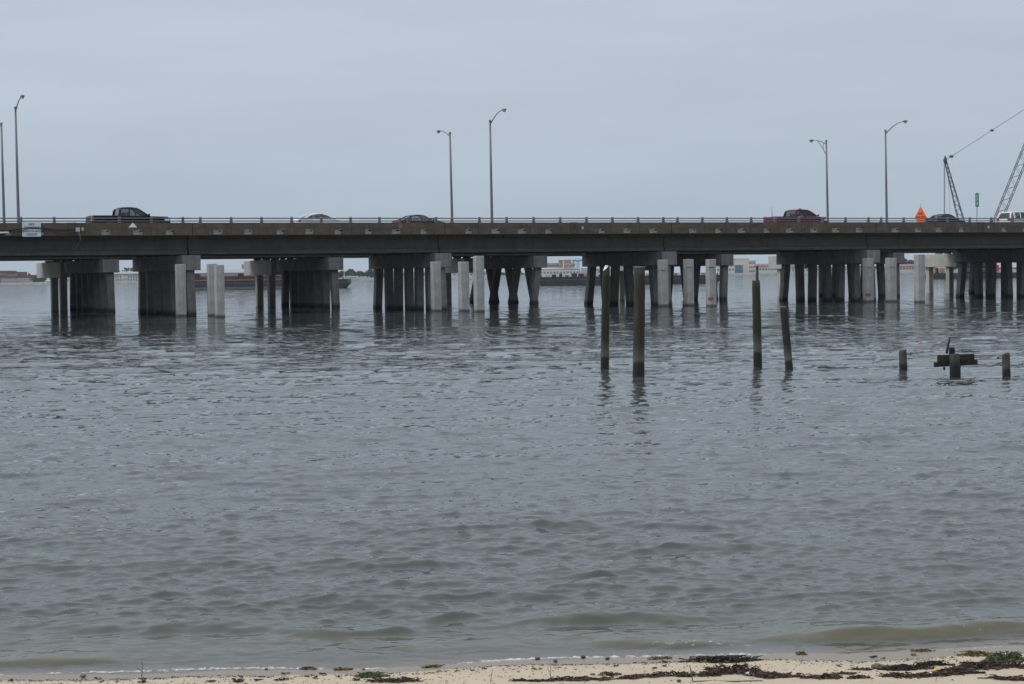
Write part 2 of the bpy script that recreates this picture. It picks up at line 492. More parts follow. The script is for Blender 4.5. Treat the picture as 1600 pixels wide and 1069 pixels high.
def water_material():
    m = bpy.data.materials.new('bay_water')
    m.use_nodes = True
    n, l = m.node_tree.nodes, m.node_tree.links
    n.clear()
    out = n.new('ShaderNodeOutputMaterial')
    geo = n.new('ShaderNodeNewGeometry')
    def noise(scale, st, det, rough=0.6):
        mp = n.new('ShaderNodeMapping'); mp.inputs['Scale'].default_value = st; mp.inputs['Rotation'].default_value = (0, 0, 0.12)
        l.new(geo.outputs['Position'], mp.inputs[0])
        t = n.new('ShaderNodeTexNoise'); t.inputs['Scale'].default_value = scale; t.inputs['Detail'].default_value = det; t.inputs['Roughness'].default_value = rough
        l.new(mp.outputs[0], t.inputs['Vector'])
        return t.outputs['Fac']
    # ripple slopes too small for the mesh: two sizes of noise tilt the normal (red along x, green along y)
    def slopes(scale, st, det, kx, ky, strength):
        mp = n.new('ShaderNodeMapping'); mp.inputs['Scale'].default_value = st; mp.inputs['Rotation'].default_value = (0, 0, 0.12)
        l.new(geo.outputs['Position'], mp.inputs[0])
        t = n.new('ShaderNodeTexNoise'); t.inputs['Scale'].default_value = scale; t.inputs['Detail'].default_value = det; t.inputs['Roughness'].default_value = 0.6
        l.new(mp.outputs[0], t.inputs['Vector'])
        sb = n.new('ShaderNodeVectorMath'); sb.operation = 'SUBTRACT'; sb.inputs[1].default_value = (0.5, 0.5, 0.5)
        l.new(t.outputs['Color'], sb.inputs[0])
        ml = n.new('ShaderNodeVectorMath'); ml.operation = 'MULTIPLY'; ml.inputs[1].default_value = (kx, ky, 0)
        l.new(sb.outputs[0], ml.inputs[0])
        sc = n.new('ShaderNodeVectorMath'); sc.operation = 'SCALE'
        l.new(ml.outputs[0], sc.inputs[0]); l.new(strength, sc.inputs['Scale'])
        return sc.outputs[0]
    af = n.new('ShaderNodeAttribute'); af.attribute_name = 'far'
    gust = noise(1.0, (0.03, 0.1, 1), 4)
    gr = n.new('ShaderNodeMapRange'); gr.inputs['From Min'].default_value = 0.3; gr.inputs['From Max'].default_value = 0.7
    gr.inputs['To Min'].default_value = 0.5; gr.inputs['To Max'].default_value = 1.0
    l.new(gust, gr.inputs['Value'])
    a1 = n.new('ShaderNodeVectorMath'); a1.operation = 'ADD'
    fs_ = n.new('ShaderNodeMath'); fs_.operation = 'MULTIPLY_ADD'; fs_.inputs[1].default_value = 0.15; fs_.inputs[2].default_value = 0.85
    l.new(af.outputs['Fac'], fs_.inputs[0])
    f2 = n.new('ShaderNodeMath'); f2.operation = 'MULTIPLY'
    l.new(fs_.outputs[0], f2.inputs[0]); l.new(gr.outputs[0], f2.inputs[1])
    av = n.new('ShaderNodeAttribute'); av.attribute_name = 'vfar'
    calm = n.new('ShaderNodeMapRange'); calm.inputs['To Min'].default_value = 1.0; calm.inputs['To Max'].default_value = 0.5
    l.new(av.outputs['Fac'], calm.inputs['Value'])
    s1 = n.new('ShaderNodeMath'); s1.operation = 'MULTIPLY'; l.new(af.outputs['Fac'], s1.inputs[0]); l.new(calm.outputs[0], s1.inputs[1])
    s2 = n.new('ShaderNodeMath'); s2.operation = 'MULTIPLY'; l.new(f2.outputs[0], s2.inputs[0]); l.new(calm.outputs[0], s2.inputs[1])
    a0 = n.new('ShaderNodeVectorMath'); a0.operation = 'ADD'
    l.new(slopes(1.0, (2.1, 4.2, 1), 3, 0.28, 0.43, s1.outputs[0]), a0.inputs[0])
    l.new(slopes(1.0, (0.85, 0.5, 1), 3, 0.15, 0.27, av.outputs['Fac']), a0.inputs[1])
    l.new(a0.outputs[0], a1.inputs[0])
    l.new(slopes(1.0, (7.0, 16.0, 1), 3, 0.36, 0.52, s2.outputs[0]), a1.inputs[1])
    a2 = n.new('ShaderNodeVectorMath'); a2.operation = 'ADD'
    l.new(geo.outputs['Normal'], a2.inputs[0]); l.new(a1.outputs[0], a2.inputs[1])
    nm = n.new('ShaderNodeVectorMath'); nm.operation = 'NORMALIZE'
    l.new(a2.outputs[0], nm.inputs[0])
    nrm = nm.outputs[0]
    ash = n.new('ShaderNodeAttribute'); ash.attribute_name = 'shallow'
    body = n.new('ShaderNodeMix'); body.data_type = 'RGBA'
    body.inputs['A'].default_value = (0.062, 0.071, 0.068, 1)
    body.inputs['B'].default_value = (0.12, 0.098, 0.036, 1)
    l.new(ash.outputs['Fac'], body.inputs['Factor'])
    dif = n.new('ShaderNodeBsdfDiffuse'); l.new(body.outputs['Result'], dif.inputs['Color']); l.new(nrm, dif.inputs['Normal'])
    tr = n.new('ShaderNodeBsdfTransparent')
    ac = n.new('ShaderNodeAttribute'); ac.attribute_name = 'clear'
    m1 = n.new('ShaderNodeMixShader'); l.new(ac.outputs['Fac'], m1.inputs[0]); l.new(dif.outputs[0], m1.inputs[1]); l.new(tr.outputs[0], m1.inputs[2])
    gl = n.new('ShaderNodeBsdfGlossy'); gl.inputs['Roughness'].default_value = 0.05; l.new(nrm, gl.inputs['Normal'])
    fr = n.new('ShaderNodeFresnel'); fr.inputs['IOR'].default_value = 1.333; l.new(nrm, fr.inputs['Normal'])
    m2 = n.new('ShaderNodeMixShader'); l.new(fr.outputs[0], m2.inputs[0]); l.new(m1.outputs[0], m2.inputs[1]); l.new(gl.outputs[0], m2.inputs[2])
    foam = n.new('ShaderNodeBsdfDiffuse'); foam.inputs['Color'].default_value = (0.62, 0.62, 0.6, 1)
    afo = n.new('ShaderNodeAttribute'); afo.attribute_name = 'foam'
    m3 = n.new('ShaderNodeMixShader'); l.new(afo.outputs['Fac'], m3.inputs[0]); l.new(m2.outputs[0], m3.inputs[1]); l.new(foam.outputs[0], m3.inputs[2])
    l.new(m3.outputs[0], out.inputs['Surface'])
    return m

def make_water():
    NC = 820
    tn = np.concatenate([[-60, -12, -4, -1.6, -0.8, -0.5, -0.4], np.linspace(-0.335, 0.335, NC), [0.4, 0.5, 0.8, 1.6, 4, 12, 60]])
    v = np.arange(668.0, 24.0, -0.85)
    yr = F * CAMZ / v
    yr = np.concatenate([yr, np.geomspace(yr[-1] * 1.03, 9000, 60)])
    dY = np.gradient(yr)
    T, Y = np.meshgrid(tn, yr)
    X = (T * Y).astype(np.float32); Y = Y.astype(np.float32)
    DY = np.repeat(dY[:, None], len(tn), axis=1).astype(np.float32)
    rng = np.random.default_rng(11)
    H = np.zeros_like(X); DX_ = np.zeros_like(X); DY_ = np.zeros_like(X)
    D = Y - shore(np.clip(X, -60, 60)).astype(np.float32)
    damp = np.clip(D / 2.2, 0.12, 1)
    N = 170
    lam = np.exp(rng.uniform(math.log(0.09), math.log(2.6), N))
    lam[156:] = rng.uniform(2.6, 7.0, 14)
    for i in range(N):
        L_ = lam[i]
        sp = 0.35 if L_ > 1.0 else 0.55
        ang = rng.normal(0.12, sp)
        dx, dy = math.sin(ang), -math.cos(ang)
        k = 2 * PI / L_
        sl = 0.03 if L_ < 0.16 else (0.034 if L_ < 0.36 else (0.017 if L_ < 0.9 else (0.0115 if L_ < 1.8 else 0.007)))
        a = sl / k
        ly = L_ / max(abs(dy), 0.2)
        att = np.clip((ly / (1.25 * dY)) - 1.0, 0, 1)
        nr = int(np.argmax(att <= 0)) if (att <= 0).any() else len(att)
        if nr < 2: continue
        ph = k * (dx * X[:nr] + dy * Y[:nr]) + np.float32(rng.uniform(0, 6.283))
        am = (a * att[:nr, None]).astype(np.float32)
        s = np.sin(ph) * am
        c = np.cos(ph) * am
        H[:nr] += c
        DX_[:nr] -= s * dx; DY_[:nr] -= s * dy
    # patches of livelier and calmer water
    g = 0.6 + 0.85 * fbm(X * 0.11, Y * 0.16, 40, 3)
    H *= g * damp; DX_ *= g * damp; DY_ *= g * damp
    foam = np.zeros_like(X)
    near = D < 9
    # the last waves before the beach, steep on the landward side
    ridges = [(0.50, 2.75, 0.98, 0.08, 1), (1.25, 0.70, 0.62, 0.048, 0), (1.55, -0.35, 0.5, 0.034, 0), (1.2, -1.25, 0.55, 0.042, 0),
              (1.35, -2.35, 0.75, 0.046, 0), (0.24, -3.0, 0.42, 0.034, 1), (2.3, -1.6, 1.0, 0.03, 0), (2.6, 1.4, 1.2, 0.03, 0),
              (0.45, 0.95, 0.45, 0.024, 0), (3.6, 0.2, 1.3, 0.032, 0), (3.3, -2.6, 0.9, 0.03, 0), (4.6, -0.9, 1.0, 0.03, 0), (5.2, 1.9, 1.3, 0.032, 0), (6.5, 0.4, 1.6, 0.03, 0)]
    Rg = np.zeros_like(X)
    for (d0, xc, hl, am, br) in ridges:
        u = (X - xc) / hl
        dd = D - d0 - 0.10 * np.sin(X * 1.9 + d0 * 5) - 0.05 * np.sin(X * 4.7 + d0 * 9) - 0.10 * u * u
        w = np.where(dd < 0, 0.08 + am * 0.4, 0.3 + am * 2.0)
        env = np.exp(-np.power(np.abs(u), 4)) * (0.75 + 0.5 * vnoise(X * 3.0, X * 0 + d0 * 7, 60))
        r = am * env * np.exp(-(dd / w) ** 2)
        Rg = Rg + np.where(near, r, 0)
        if br:
            band = np.exp(-((dd + 0.05) / 0.13) ** 2) * np.exp(-np.power(np.abs(u), 4))
            side = np.clip((u + 0.25) * 2.2, 0.0, 1) if xc > 2 else 0.55
            foam = np.maximum(foam, np.where(near, band * side, 0) * 0.34)
    H += Rg
    # swash: lacy foam along the edge of the water
    edge = np.exp(-((D - 0.03 - 0.05 * np.sin(X * 2.3)) / 0.055) ** 2) * (0.6 + 0.3 * vnoise(X * 2.2, Y * 0, 71))
    lace = np.exp(-((D - 0.28 - 0.12 * np.sin(X * 1.1 + 1)) / 0.16) ** 2) * 0.5 * np.clip(fbm(X * 0.9, Y * 0 + 4, 77, 2) * 2.2 - 0.3, 0, 1)
    pot = np.maximum(np.maximum(edge, lace), foam)
    nz = 0.3 * fbm(X * 6, Y * 10, 90, 3) + 0.7 * fbm(X * 48, Y * 80, 95, 2) + 0.11
    FO = np.clip((pot * 1.2 + 2.2 * (nz - 0.57) - 0.66) * 3.2, 0, 0.8) * np.where(near, 1, 0)
    H += FO * 0.007 * (0.4 + vnoise(X * 60, Y * 60, 99))
    X2 = X + DX_; Y2 = Y + DY_
    m = grid_mesh('water', X2, Y2, H)
    depth = H - sand_base(X, Y)
    attr(m, 'foam', FO)
    attr(m, 'clear', np.clip(1 - (depth - 0.0) / 0.05, 0, 0.9))
    attr(m, 'shallow', np.exp(-np.clip(D, 0, None) / 0.7) * 0.9 + 0.08 * np.exp(-np.clip(D, 0, None) / 4.0))
    attr(m, 'vfar', np.clip((Y - 70.0) / 45.0, 0.0, 1.0))
    attr(m, 'far', np.clip((Y - 17.0) / 30.0, 0.0, 1.0))
    m.materials.append(water_material())
    return tag(link('water', m), kind='structure')

make_sand()
make_water()

# ------------------------------------------------------------------ the bridges
TH = math.atan(F / 6787.0)
LS = 18.3
BO = Vector((-21.2, 135.4, 0))
AX = Vector((math.cos(TH), math.sin(TH), 0))
AY = Vector((-math.sin(TH), math.cos(TH), 0))
DECK = 5.6
ZP0, ZP1 = 5.38, 6.21
WID = 14.2

def B(s, t, z=0.0):
    return BO + AX * (LS * s) + AY * t + Vector((0, 0, z))

def s_of(x, t):
    """position along the bridge, in spans, of the pixel column x at the offset t"""
    k = (x + 3.2 - 800.0) / F        # the camera's small roll moves the deck level by about 3 px
    ax, ay = BO.x + AY.x * t, BO.y + AY.y * t
    return (k * ay - ax) / (LS * (AX.x - k * AX.y))

U = LS / 8.56
POSTS = [0.28 * U + U * k for k in range(9)]

def post_mesh():
    b = MB()
    b.prism([(-0.03, 0), (0.17, 0), (0.13, 0.12), (0.11, 0.36), (0.02, 0.40), (-0.02, 0.32), (0.0, 0.12)], -0.075, 0.075, 'x')
    b.box(-0.11, 0.11, -0.05, 0.2, 0.0, 0.022)
    return b
POST = post_mesh().mesh('rail_post'); POST.materials.append(M['post'])
def block_mesh(v):
    rr = random.Random(v)
    b = MB()
    n = 7; w = rr.uniform(0.2, 0.32)
    top = [(-w + 2 * w * i / (n - 1), 0.16 + rr.uniform(-0.035, 0.04)) for i in range(n)]
    bot = [(w - 2 * w * i / (n - 1) * 1.0, -0.15 + rr.uniform(-0.012, 0.012)) for i in range(n)]
    b.prism(top + bot, -0.012, 0.03)
    m = b.mesh('drain_block'); m.materials.append(M['patch'])
    h = MB()
    x0 = rr.uniform(-0.02, 0.1)
    h.box(x0, x0 + rr.uniform(0.14, 0.26), -0.018, 0.02, 0.03, 0.11 + rr.uniform(0, 0.03))
    hm = h.mesh('drain_hole'); hm.materials.append(M['hole'])
    return m, hm
BLK = [block_mesh(i) for i in range(7)]

def girder_profile(t):
    z0, z1 = 4.12, 5.36
    h = [(0.28, z0), (0.28, z0 + 0.2), (0.1, z0 + 0.36), (0.1, z1 - 0.26), (0.24, z1 - 0.14), (0.24, z1)]
    return [(t + a, z) for a, z in h] + [(t - a, z) for a, z in reversed(h)]

def make_bridge(label, off, batter, with_blocks):
    root = thing('road_bridge', label, 'bridge', B(0, off), TH, 'twin highway bridges')
    rnd = random.Random(3 + int(off))
    for s in range(-2, 6):
        x0 = s * LS + 0.025; x1 = (s + 1) * LS - 0.025
        MB().box(x0, x1, 0.06, WID - 0.06, 5.362, DECK).build('deck_slab', M['deck'], root)
        for side in (0, 1):
            y = 0.0 if side == 0 else WID
            sg = 1 if side == 0 else -1
            prof = [(y, ZP0), (y, ZP1 - 0.2), (y + sg * 0.012, ZP1 - 0.19), (y + sg * 0.012, ZP1 - 0.02), (y + sg * 0.03, ZP1),
                    (y + sg * 0.32, ZP1), (y + sg * 0.34, ZP1 - 0.03), (y + sg * 0.36, DECK + 0.25), (y + sg * 0.46, DECK + 0.03), (y + sg * 0.46, ZP0)]
            pp = MB().prism(prof, x0, x1, 'x').build('parapet', M['parapet'], root)
            if side == 0:
                for k in range(4):
                    gx = s * LS + POSTS[2 * k] + U * 0.95 + rnd.uniform(-0.3, 0.3)
                    MB().box(gx - 0.014, gx + 0.014, y - 0.004, y + 0.01, ZP0 + 0.01, ZP1 - 0.205).build('joint_groove', M['hole'], pp)
            for px in POSTS:
                o = link('rail_post', POST, pp, (s * LS + px, y + sg * 0.1, ZP1))
                o.rotation_euler = (0, 0, 0 if side == 0 else PI)
            for zz, r in ((ZP1 + 0.295, 0.042), (ZP1 + 0.11, 0.036)):
                MB().tube([(x0 - 0.015, y + sg * 0.07, zz), (x1 + 0.015, y + sg * 0.07, zz)], r, 8).build('rail', M['rail'], pp, smooth=True)
            if side == 0 and with_blocks:
                for k in range(8):
                    if s in (-1, 1, 3) and k == 4: continue
                    bm_, hm_ = BLK[rnd.randrange(7)]
                    pos = (s * LS + POSTS[k] + U * 0.55 + rnd.uniform(-0.08, 0.08), 0.0, ZP0 + 0.19)
                    o = link('drain_block', bm_, pp, pos)
                    o.rotation_euler = (0, rnd.uniform(-0.03, 0.03), 0)
                    link('drain_hole', hm_, pp, pos)
        for t in np.linspace(1.38, WID - 1.38, 6):
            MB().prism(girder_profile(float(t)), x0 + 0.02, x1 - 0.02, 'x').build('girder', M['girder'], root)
    for s in range(-2, 7):
        xx = s * LS
        y0, y1 = 0.35, WID - 0.75
        cap = MB().box(xx - 0.635, xx + 0.635, y0, y1, 3.04, 4.05).build('pier_cap', M['cap'], root, bevel=0.03)
        for t in np.linspace(1.38, WID - 1.38, 6):
            for q in (-0.3, 0.3):
                MB().box(xx + q - 0.16, xx + q + 0.16, t - 0.22, t + 0.22, 4.05, 4.12).build('bearing_pad', M['trim'], cap)
        n = 6 if (off > 1 and s >= 3) else 7
        ts = np.linspace(y0 + 0.55, y1 - 0.55, n)
        mode = batter.get(s, 0.0)
        for k in range(n):
            by = -0.33 if k == 0 else (0.33 if k == n - 1 else 0.0)
            bx = mode * (1 if k % 2 else -1)
            z0, z1 = -1.6, 3.06
            sc = (z1 - z0) / z1
            MB().pile((xx + bx * sc, ts[k] + by * sc), (xx + bx * 0.08, ts[k]), z0, z1, 0.54, 2).build('pile', M['pile'], cap)
    return root

near = make_bridge('near highway bridge with brown stained parapet and grey concrete piers, carrying the traffic', 0.0,
                   {0: 0.0, 1: 0.03, 2: 0.2, 3: 0.08, 4: 0.12, 5: 0.12}, True)
far = make_bridge('far highway bridge mostly hidden behind the near one, its piers showing between', 22.0,
                  {0: 0.0, 1: 0.0, 2: 0.6, 3: 0.35, 4: 0.2}, False)

# stains at the old lamp brackets, conduit stubs and the red paint on the near parapet
for s in (-0.44, 1.556, 3.556):
    b = MB(); b.box(s * LS - 0.32, s * LS + 0.32, -0.035, 0.02, ZP0 + 0.02, ZP1 + 0.012)
    b.build('lamp_bracket_block', mat('dark_stained_concrete', (0.07, 0.055, 0.043), 0.9, 0.35, 3.0, 0.3, 9, 0.6), near, bevel=0.02)
    b = MB(); b.box(s * LS + 0.62, s * LS + 0.78, -0.05, 0.02, ZP0 + 0.32, ZP0 + 0.52)
    b.build('conduit_box', M['box_grey'], near, bevel=0.012)

# the new bridge rising beyond the far one: piers and a bare deck without parapets
nb = thing('unfinished_bridge', 'pale unfinished bridge behind the other two, its caps jutting out left of their piers', 'bridge', B(0, 36.9), TH)
for s, t1 in ((-2, 46.0), (-1, 46.0), (0, 46.4), (1, 44.8), (2, 44.2), (3, 44.0), (4, 43.7), (5, 42.8), (6, 42.8)):
    ln = t1 - 36.9
    cap = MB().box(s * LS - 0.64, s * LS + 0.64, 0, ln, 2.72, 4.04).build('pier_cap', M['new_cap'], nb, bevel=0.03)
    for q in (2.0, 5.4):
        MB().pile((s * LS, q), (s * LS, q), -1.6, 2.73, 0.56).build('pile', M['new_cap'], cap)
    for k in range(3):
        q = 0.9 + k * (ln - 3.0) / 2
        MB().box(s * LS - 0.3, s * LS + 0.3, q - 0.25, q + 0.25, 4.04, 4.2).build('bearing_seat', M['cap'], cap)
for s in range(-2, 6):
    e0, e1 = 7.4 - 1.3 * s, 7.4 - 1.3 * (s + 1)
    e0, e1 = min(e0, 8.6), min(e1, 8.6)
    x0, x1 = s * LS + 0.03, (s + 1) * LS - 0.03
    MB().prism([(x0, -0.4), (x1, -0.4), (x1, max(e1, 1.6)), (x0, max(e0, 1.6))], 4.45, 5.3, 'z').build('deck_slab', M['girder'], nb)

# new square piles driven in front of the near bridge
NEWP = [(276, 294.5, 413, 495, 'new square concrete pile in front of the wide pier left of centre'),
        (325.5, 343, 412, 494.3, 'left one of two new concrete piles standing close together'),
        (337, 354.5, 413.8, 496, 'right one of two new concrete piles standing close together'),
        (676, 693.4, 409, 487, 'new concrete pile against the pier below the dark sedan'),
        (719.4, 737.4, 409, 487, 'shorter of two new concrete piles side by side below the middle street lamps'),
        (743, 761, 400, 488, 'tallest new concrete pile, right beside its shorter neighbour at mid picture'),
        (1031.4, 1048.4, 406, 479, 'new concrete pile just right of the thick mossy wooden piling'),
        (1071.6, 1088.4, 405, 478, 'new concrete pile with one red line, middle of three in a row'),
        (1106.4, 1123, 405, 479.3, 'new concrete pile with red daub near the water, rightmost of three'),
        (1352.4, 1369.6, 403.6, 472, 'new concrete pile with red marks in front of the pier below the second lamp pair'),
        (1388, 1405.4, 403, 472, 'plain new concrete pile between two others at the right pier'),
        (1432.4, 1449.6, 397.6, 473, 'tall pale new concrete pile right of the far tree clump')]
for i, (x0, x1, yt, yb, lb) in enumerate(NEWP):
    p = on_z((x0 + x1) / 2, yb, 0.0)
    d = p.y
    top = at((x0 + x1) / 2, yt, d + 0.3).z
    a = (x1 - x0) * d / F / (math.cos(TH) + math.sin(TH)) * 0.99
    cc = p + AY * (a * 0.55)
    r = thing('concrete_pile', lb, 'pile', (cc.x, cc.y, 0), TH, 'new piles in front of the bridge')
    MB().pile((0, 0), (random.uniform(-.02, .02), random.uniform(-.02, .02)), -1.6, top, a, 3).build('shaft', M['new_pile'], r, bevel=0.025)
    h = a / 2
    if i in (6, 7, 8, 9, 10):
        zz = top * random.uniform(0.76, 0.82)
        MB().box(-h - 0.022, h * 0.3, -h - 0.022, -h + 0.1, zz, zz + 0.05).build('paint_line', M['redpaint'] if i != 8 else M['trim'], r)
    if i in (8, 9):
        MB().box(-h - 0.024, -h + 0.3, -h - 0.024, -h + 0.2, 0.45, 0.68).build('paint_daub', M['redpaint'], r, bevel=0.01)
    if i in (2, 4, 7):
        zz = top * 0.5
        MB().box(-h - 0.022, -h + 0.12, -h * 0.5, h * 0.4, zz, zz + 0.12).build('paint_daub', mat('faded_orange_paint', (0.55, 0.33, 0.24), 0.9, 0.2, 9), r)

# ------------------------------------------------------------------ street lamps
def lamp(label, s, t, z_top, sgn, reach, rise, truss=False):
    r = thing('street_lamp', label, 'street lamp', B(s, t, ZP1 - 0.04), TH, 'street lamps on the bridges')
    z = z_top - 0.22 - ZP1 + 0.04
    MB().box(-0.2, 0.2, -0.2, 0.2, 0.0, 0.05).build('base_plate', M['lamp'], r, bevel=0.01)
    lean = random.uniform(-0.10, -0.02)
    MB().tube([(0, 0, 0.05), (0.0, 0, 0.5), (lean * 0.5, 0, z * 0.5), (lean, 0, z)], [0.12, 0.112, 0.092, 0.07], 12).build('pole', M['lamp'], r, smooth=True)
    MB().tube([(lean, 0, z - 0.02), (lean, 0, z + 0.1)], 0.1, 10).build('pole_cap', M['lamp'], r, smooth=True)
    pts = []
    for k in range(9):
        u = k / 8
        pts.append((lean, sgn * reach * u * 0.86, z - 0.25 + rise * (1.15 * math.sin(u * PI / 2) ** 1.0 if u < 1 else 1.15)))
    arm = MB().tube(pts, [0.045 - 0.018 * k / 8 for k in range(9)], 8).build('arm', M['lamp'], r, smooth=True)
    if truss:
        MB().tube([(lean, 0, z - 1.25), (lean, sgn * reach * 0.3, z - 0.45), (lean, sgn * reach * 0.58, z - 0.25 + rise * 0.9)], 0.03, 6).build('arm_brace', M['lamp'], arm, smooth=True)
        MB().tube([(lean, sgn * reach * 0.2, z - 0.72), (lean, sgn * reach * 0.2, z - 0.05)], 0.022, 6).build('arm_strut', M['lamp'], arm)
    e = Vector(pts[-1])
    hd = MB().ball((e.x, e.y + sgn * 0.33, e.z + 0.02), (0.15, 0.31, 0.1), 12, 8).build('lamp_head', M['lamp_head'], r, smooth=True)
    MB().ball((e.x, e.y + sgn * 0.38, e.z - 0.07), (0.11, 0.18, 0.1), 10, 6).build('lens', M['lens'], hd, smooth=True)

lamp('nearer and taller street lamp at the left edge, arm leaning right', s_of(29.5, 13.9), 13.9, 14.95, -1, 2.5, 0.75)
lamp('taller of the two middle street lamps, arm reaching right', s_of(768, 13.9), 13.9, 14.78, -1, 2.7, 0.8)
lamp('right one of the pair of lamps above the orange sign, arm reaching right', s_of(1384, 13.9), 13.9, 14.7, -1, 2.9, 0.75)
lamp('street lamp cut by the left edge of the picture, arm to the left', s_of(7, 22.25), 22.25, 14.45, 1, 2.7, 0.45)
lamp('shorter of the two middle street lamps, arm reaching left', s_of(706, 22.25), 22.25, 14.4, 1, 2.4, 0.5)
lamp('street lamp with braced arm reaching left, behind the maroon pickup', s_of(1292, 22.25), 22.25, 14.35, 1, 2.4, 0.4, True)

# ------------------------------------------------------------------ signs and fittings on the near parapet
def text_obj(body, size, material, parent, loc, rot, name='lettering', align='CENTER', sx=1.0):
    c = bpy.data.curves.new(name, 'FONT')
    c.body = body; c.size = size; c.align_x = align; c.align_y = 'CENTER'; c.extrude = 0.002; c.offset = size * 0.02
    tmp = bpy.data.objects.new(name, c)
    COL.objects.link(tmp)
    dg = bpy.context.evaluated_depsgraph_get(); dg.update()
    me = bpy.data.meshes.new_from_object(tmp.evaluated_get(dg))
    bpy.data.objects.remove(tmp)
    me.materials.clear(); me.materials.append(material)
    o = link(name, me, parent, loc)
    o.rotation_euler = rot
    o.scale = (sx, 1, 1)
    return o

sx0, sx1 = s_of(34.5, 0) * LS, s_of(63.8, 0) * LS
sw = sx1 - sx0
r = thing('warning_sign', 'white no trespassing sign with black lettering hung on the parapet', 'sign', BO + AX * ((sx0 + sx1) / 2) + Vector((0, 0, 5.32)) - AY * 0.06, TH)
pl = MB().box(-sw / 2, sw / 2, -0.012, 0.012, 0, 0.93).build('panel', M['sign_white'], r, bevel=0.005)
for txt, zz, szz, sc in (('NO', 0.78, 0.2, 1.1), ('TRESPASSING', 0.56, 0.21, 0.78), ('BENEATH OR ABOVE', 0.34, 0.17, 0.72), ('& BRIDGES', 0.14, 0.17, 0.85)):
    text_obj(txt, szz, M['sign_text'], pl, (0, -0.016, zz), (PI / 2, 0, 0), sx=sc)
MB().box(-sw * 0.4, -sw * 0.36, 0.012, 0.055, 0.1, 0.9).build('bracket', M['post'], r)
MB().box(sw * 0.36, sw * 0.4, 0.012, 0.055, 0.1, 0.9).build('bracket', M['post'], r)

tx = s_of(207.5, 0) * LS
r = thing('marker_plate', 'small white triangle marker on the parapet below the black pickup', 'marker', BO + AX * tx + Vector((0, 0, 5.9)) - AY * 0.012, TH)
MB().prism([(-0.29, 0), (0.29, 0), (0.02, 0.3), (-0.02, 0.3)], -0.02, 0.008).build('plate', M['white'], r, bevel=0.004)

tx = s_of(625, 0) * LS
b = MB()
rr = random.Random(5)
ring = [(0.2 * math.cos(a) * rr.uniform(.7, 1.1), 0.2 * math.sin(a) * rr.uniform(.7, 1.15)) for a in np.linspace(0, 2 * PI, 15)[:-1]]
b.prism(ring, -0.004, 0.003)
b.build('red_paint_daub', M['redpaint'], near, loc=(tx, -0.002, 5.95))

# cable along the parapet with its box and loose end
pts = [BO + AX * (s_of(x, 0) * LS) - AY * 0.06 + Vector((0, 0, 5.38 + (370 - y) * 0.0425)) for x, y in
       ((-60, 361), (-20, 362.5), (16, 361.5), (34, 359), (46, 358), (66, 358), (84, 360.6), (100, 361.6), (118, 360.4))]
cb = thing('hanging_cable', 'dark cable sagging along the parapet beside the white sign', 'cable', pts[0])
MB().tube([p - pts[0] for p in pts], 0.035, 6).build('strand', M['rope'], cb, smooth=True)
MB().tube([p - pts[0] + Vector((0, 0, -0.14 - 0.1 * math.sin(i * 1.1))) - AY * 0.03 for i, p in enumerate(pts)], 0.022, 6).build('strand', M['rope'], cb, smooth=True)
q = BO + AX * (s_of(121, 0) * LS) - AY * 0.08
bx = thing('junction_box', 'small grey junction box where the cable ends, left of the black pickup', 'box', q + Vector((0, 0, 5.62)), TH)
MB().box(-0.13, 0.13, -0.08, 0.075, 0, 0.27).build('case', M['box_grey'], bx, bevel=0.015)
MB().box(-0.1, 0.1, -0.092, -0.078, 0.03, 0.24).build('lid', M['box_grey'], bx, bevel=0.005)
ro = thing('frayed_rope', 'pale frayed rope end hanging below the junction box', 'rope', q + Vector((0, 0, 5.6)), TH)
MB().tube([(0.03, -0.03, 0), (0.14, -0.06, -0.25), (0.15, -0.05, -0.5), (0.02, -0.04, -0.8), (-0.16, -0.03, -1.0)], [0.035, 0.03, 0.028, 0.022, 0.012], 6).build('strand', M['rope_pale'], ro, smooth=True)
q0, q1 = s_of(-50, 0) * LS, s_of(13, 0) * LS
pi_ = thing('drain_pipe', 'pale pipe fixed along the parapet foot at the left edge', 'pipe', BO + AX * q1 - AY * 0.09 + Vector((0, 0, 5.56)), TH)
MB().tube([(q0 - q1, 0, -0.02), (0, 0, 0.03)], 0.055, 8).build('tube', M['white'], pi_, smooth=True)
MB().box(-0.12, 0.06, -0.08, 0.085, -0.16, -0.02).build('clamp', M['patch'], pi_, bevel=0.01)

# orange diamond road-work sign on a stand behind the parapet
st = 1.3
p = B(s_of(1437, st), st, DECK)
r = thing('road_work_sign', 'orange diamond road work sign standing behind the railing', 'sign', p, R(-30))
D_ = 0.87
zc = at(1437, 339.5, p.y).z - DECK
YS = 1.0
cx = 0.5
pn = MB().prism([(-cx * D_, 0), (-cx * 0.07 - 0.02, 0), (0, 0)], 0, 0.001) if False else MB()
hw = 0.5 * 19 * p.y / F / math.cos(R(30)) * 0.88; hh = hw * 1.62
prof = [(-hw, 0.0), (-hw * 0.92, -0.07), (-0.06, -hh), (0.06, -hh), (hw * 0.92, -0.07), (hw, 0.0), (hw * 0.93, 0.07), (0.05, hh), (-0.05, hh), (-hw * 0.93, 0.07)]
pnl = MB().prism([(a, z + zc) for a, z in prof], -0.008, 0.008).build('panel', M['orange'], r)
text_obj('END', 0.24, M['sign_text'], pnl, (0, -0.012, zc + 0.28), (PI / 2, 0, 0), sx=0.8)
text_obj('ROAD WORK', 0.2, M['sign_text'], pnl, (0, -0.012, zc + 0.02), (PI / 2, 0, 0), sx=0.62)
MB().tube([(0, 0.03, 0.15), (0, 0.03, zc + hh + 0.28)], [0.02, 0.012], 6).build('mast', M['trim'], r)
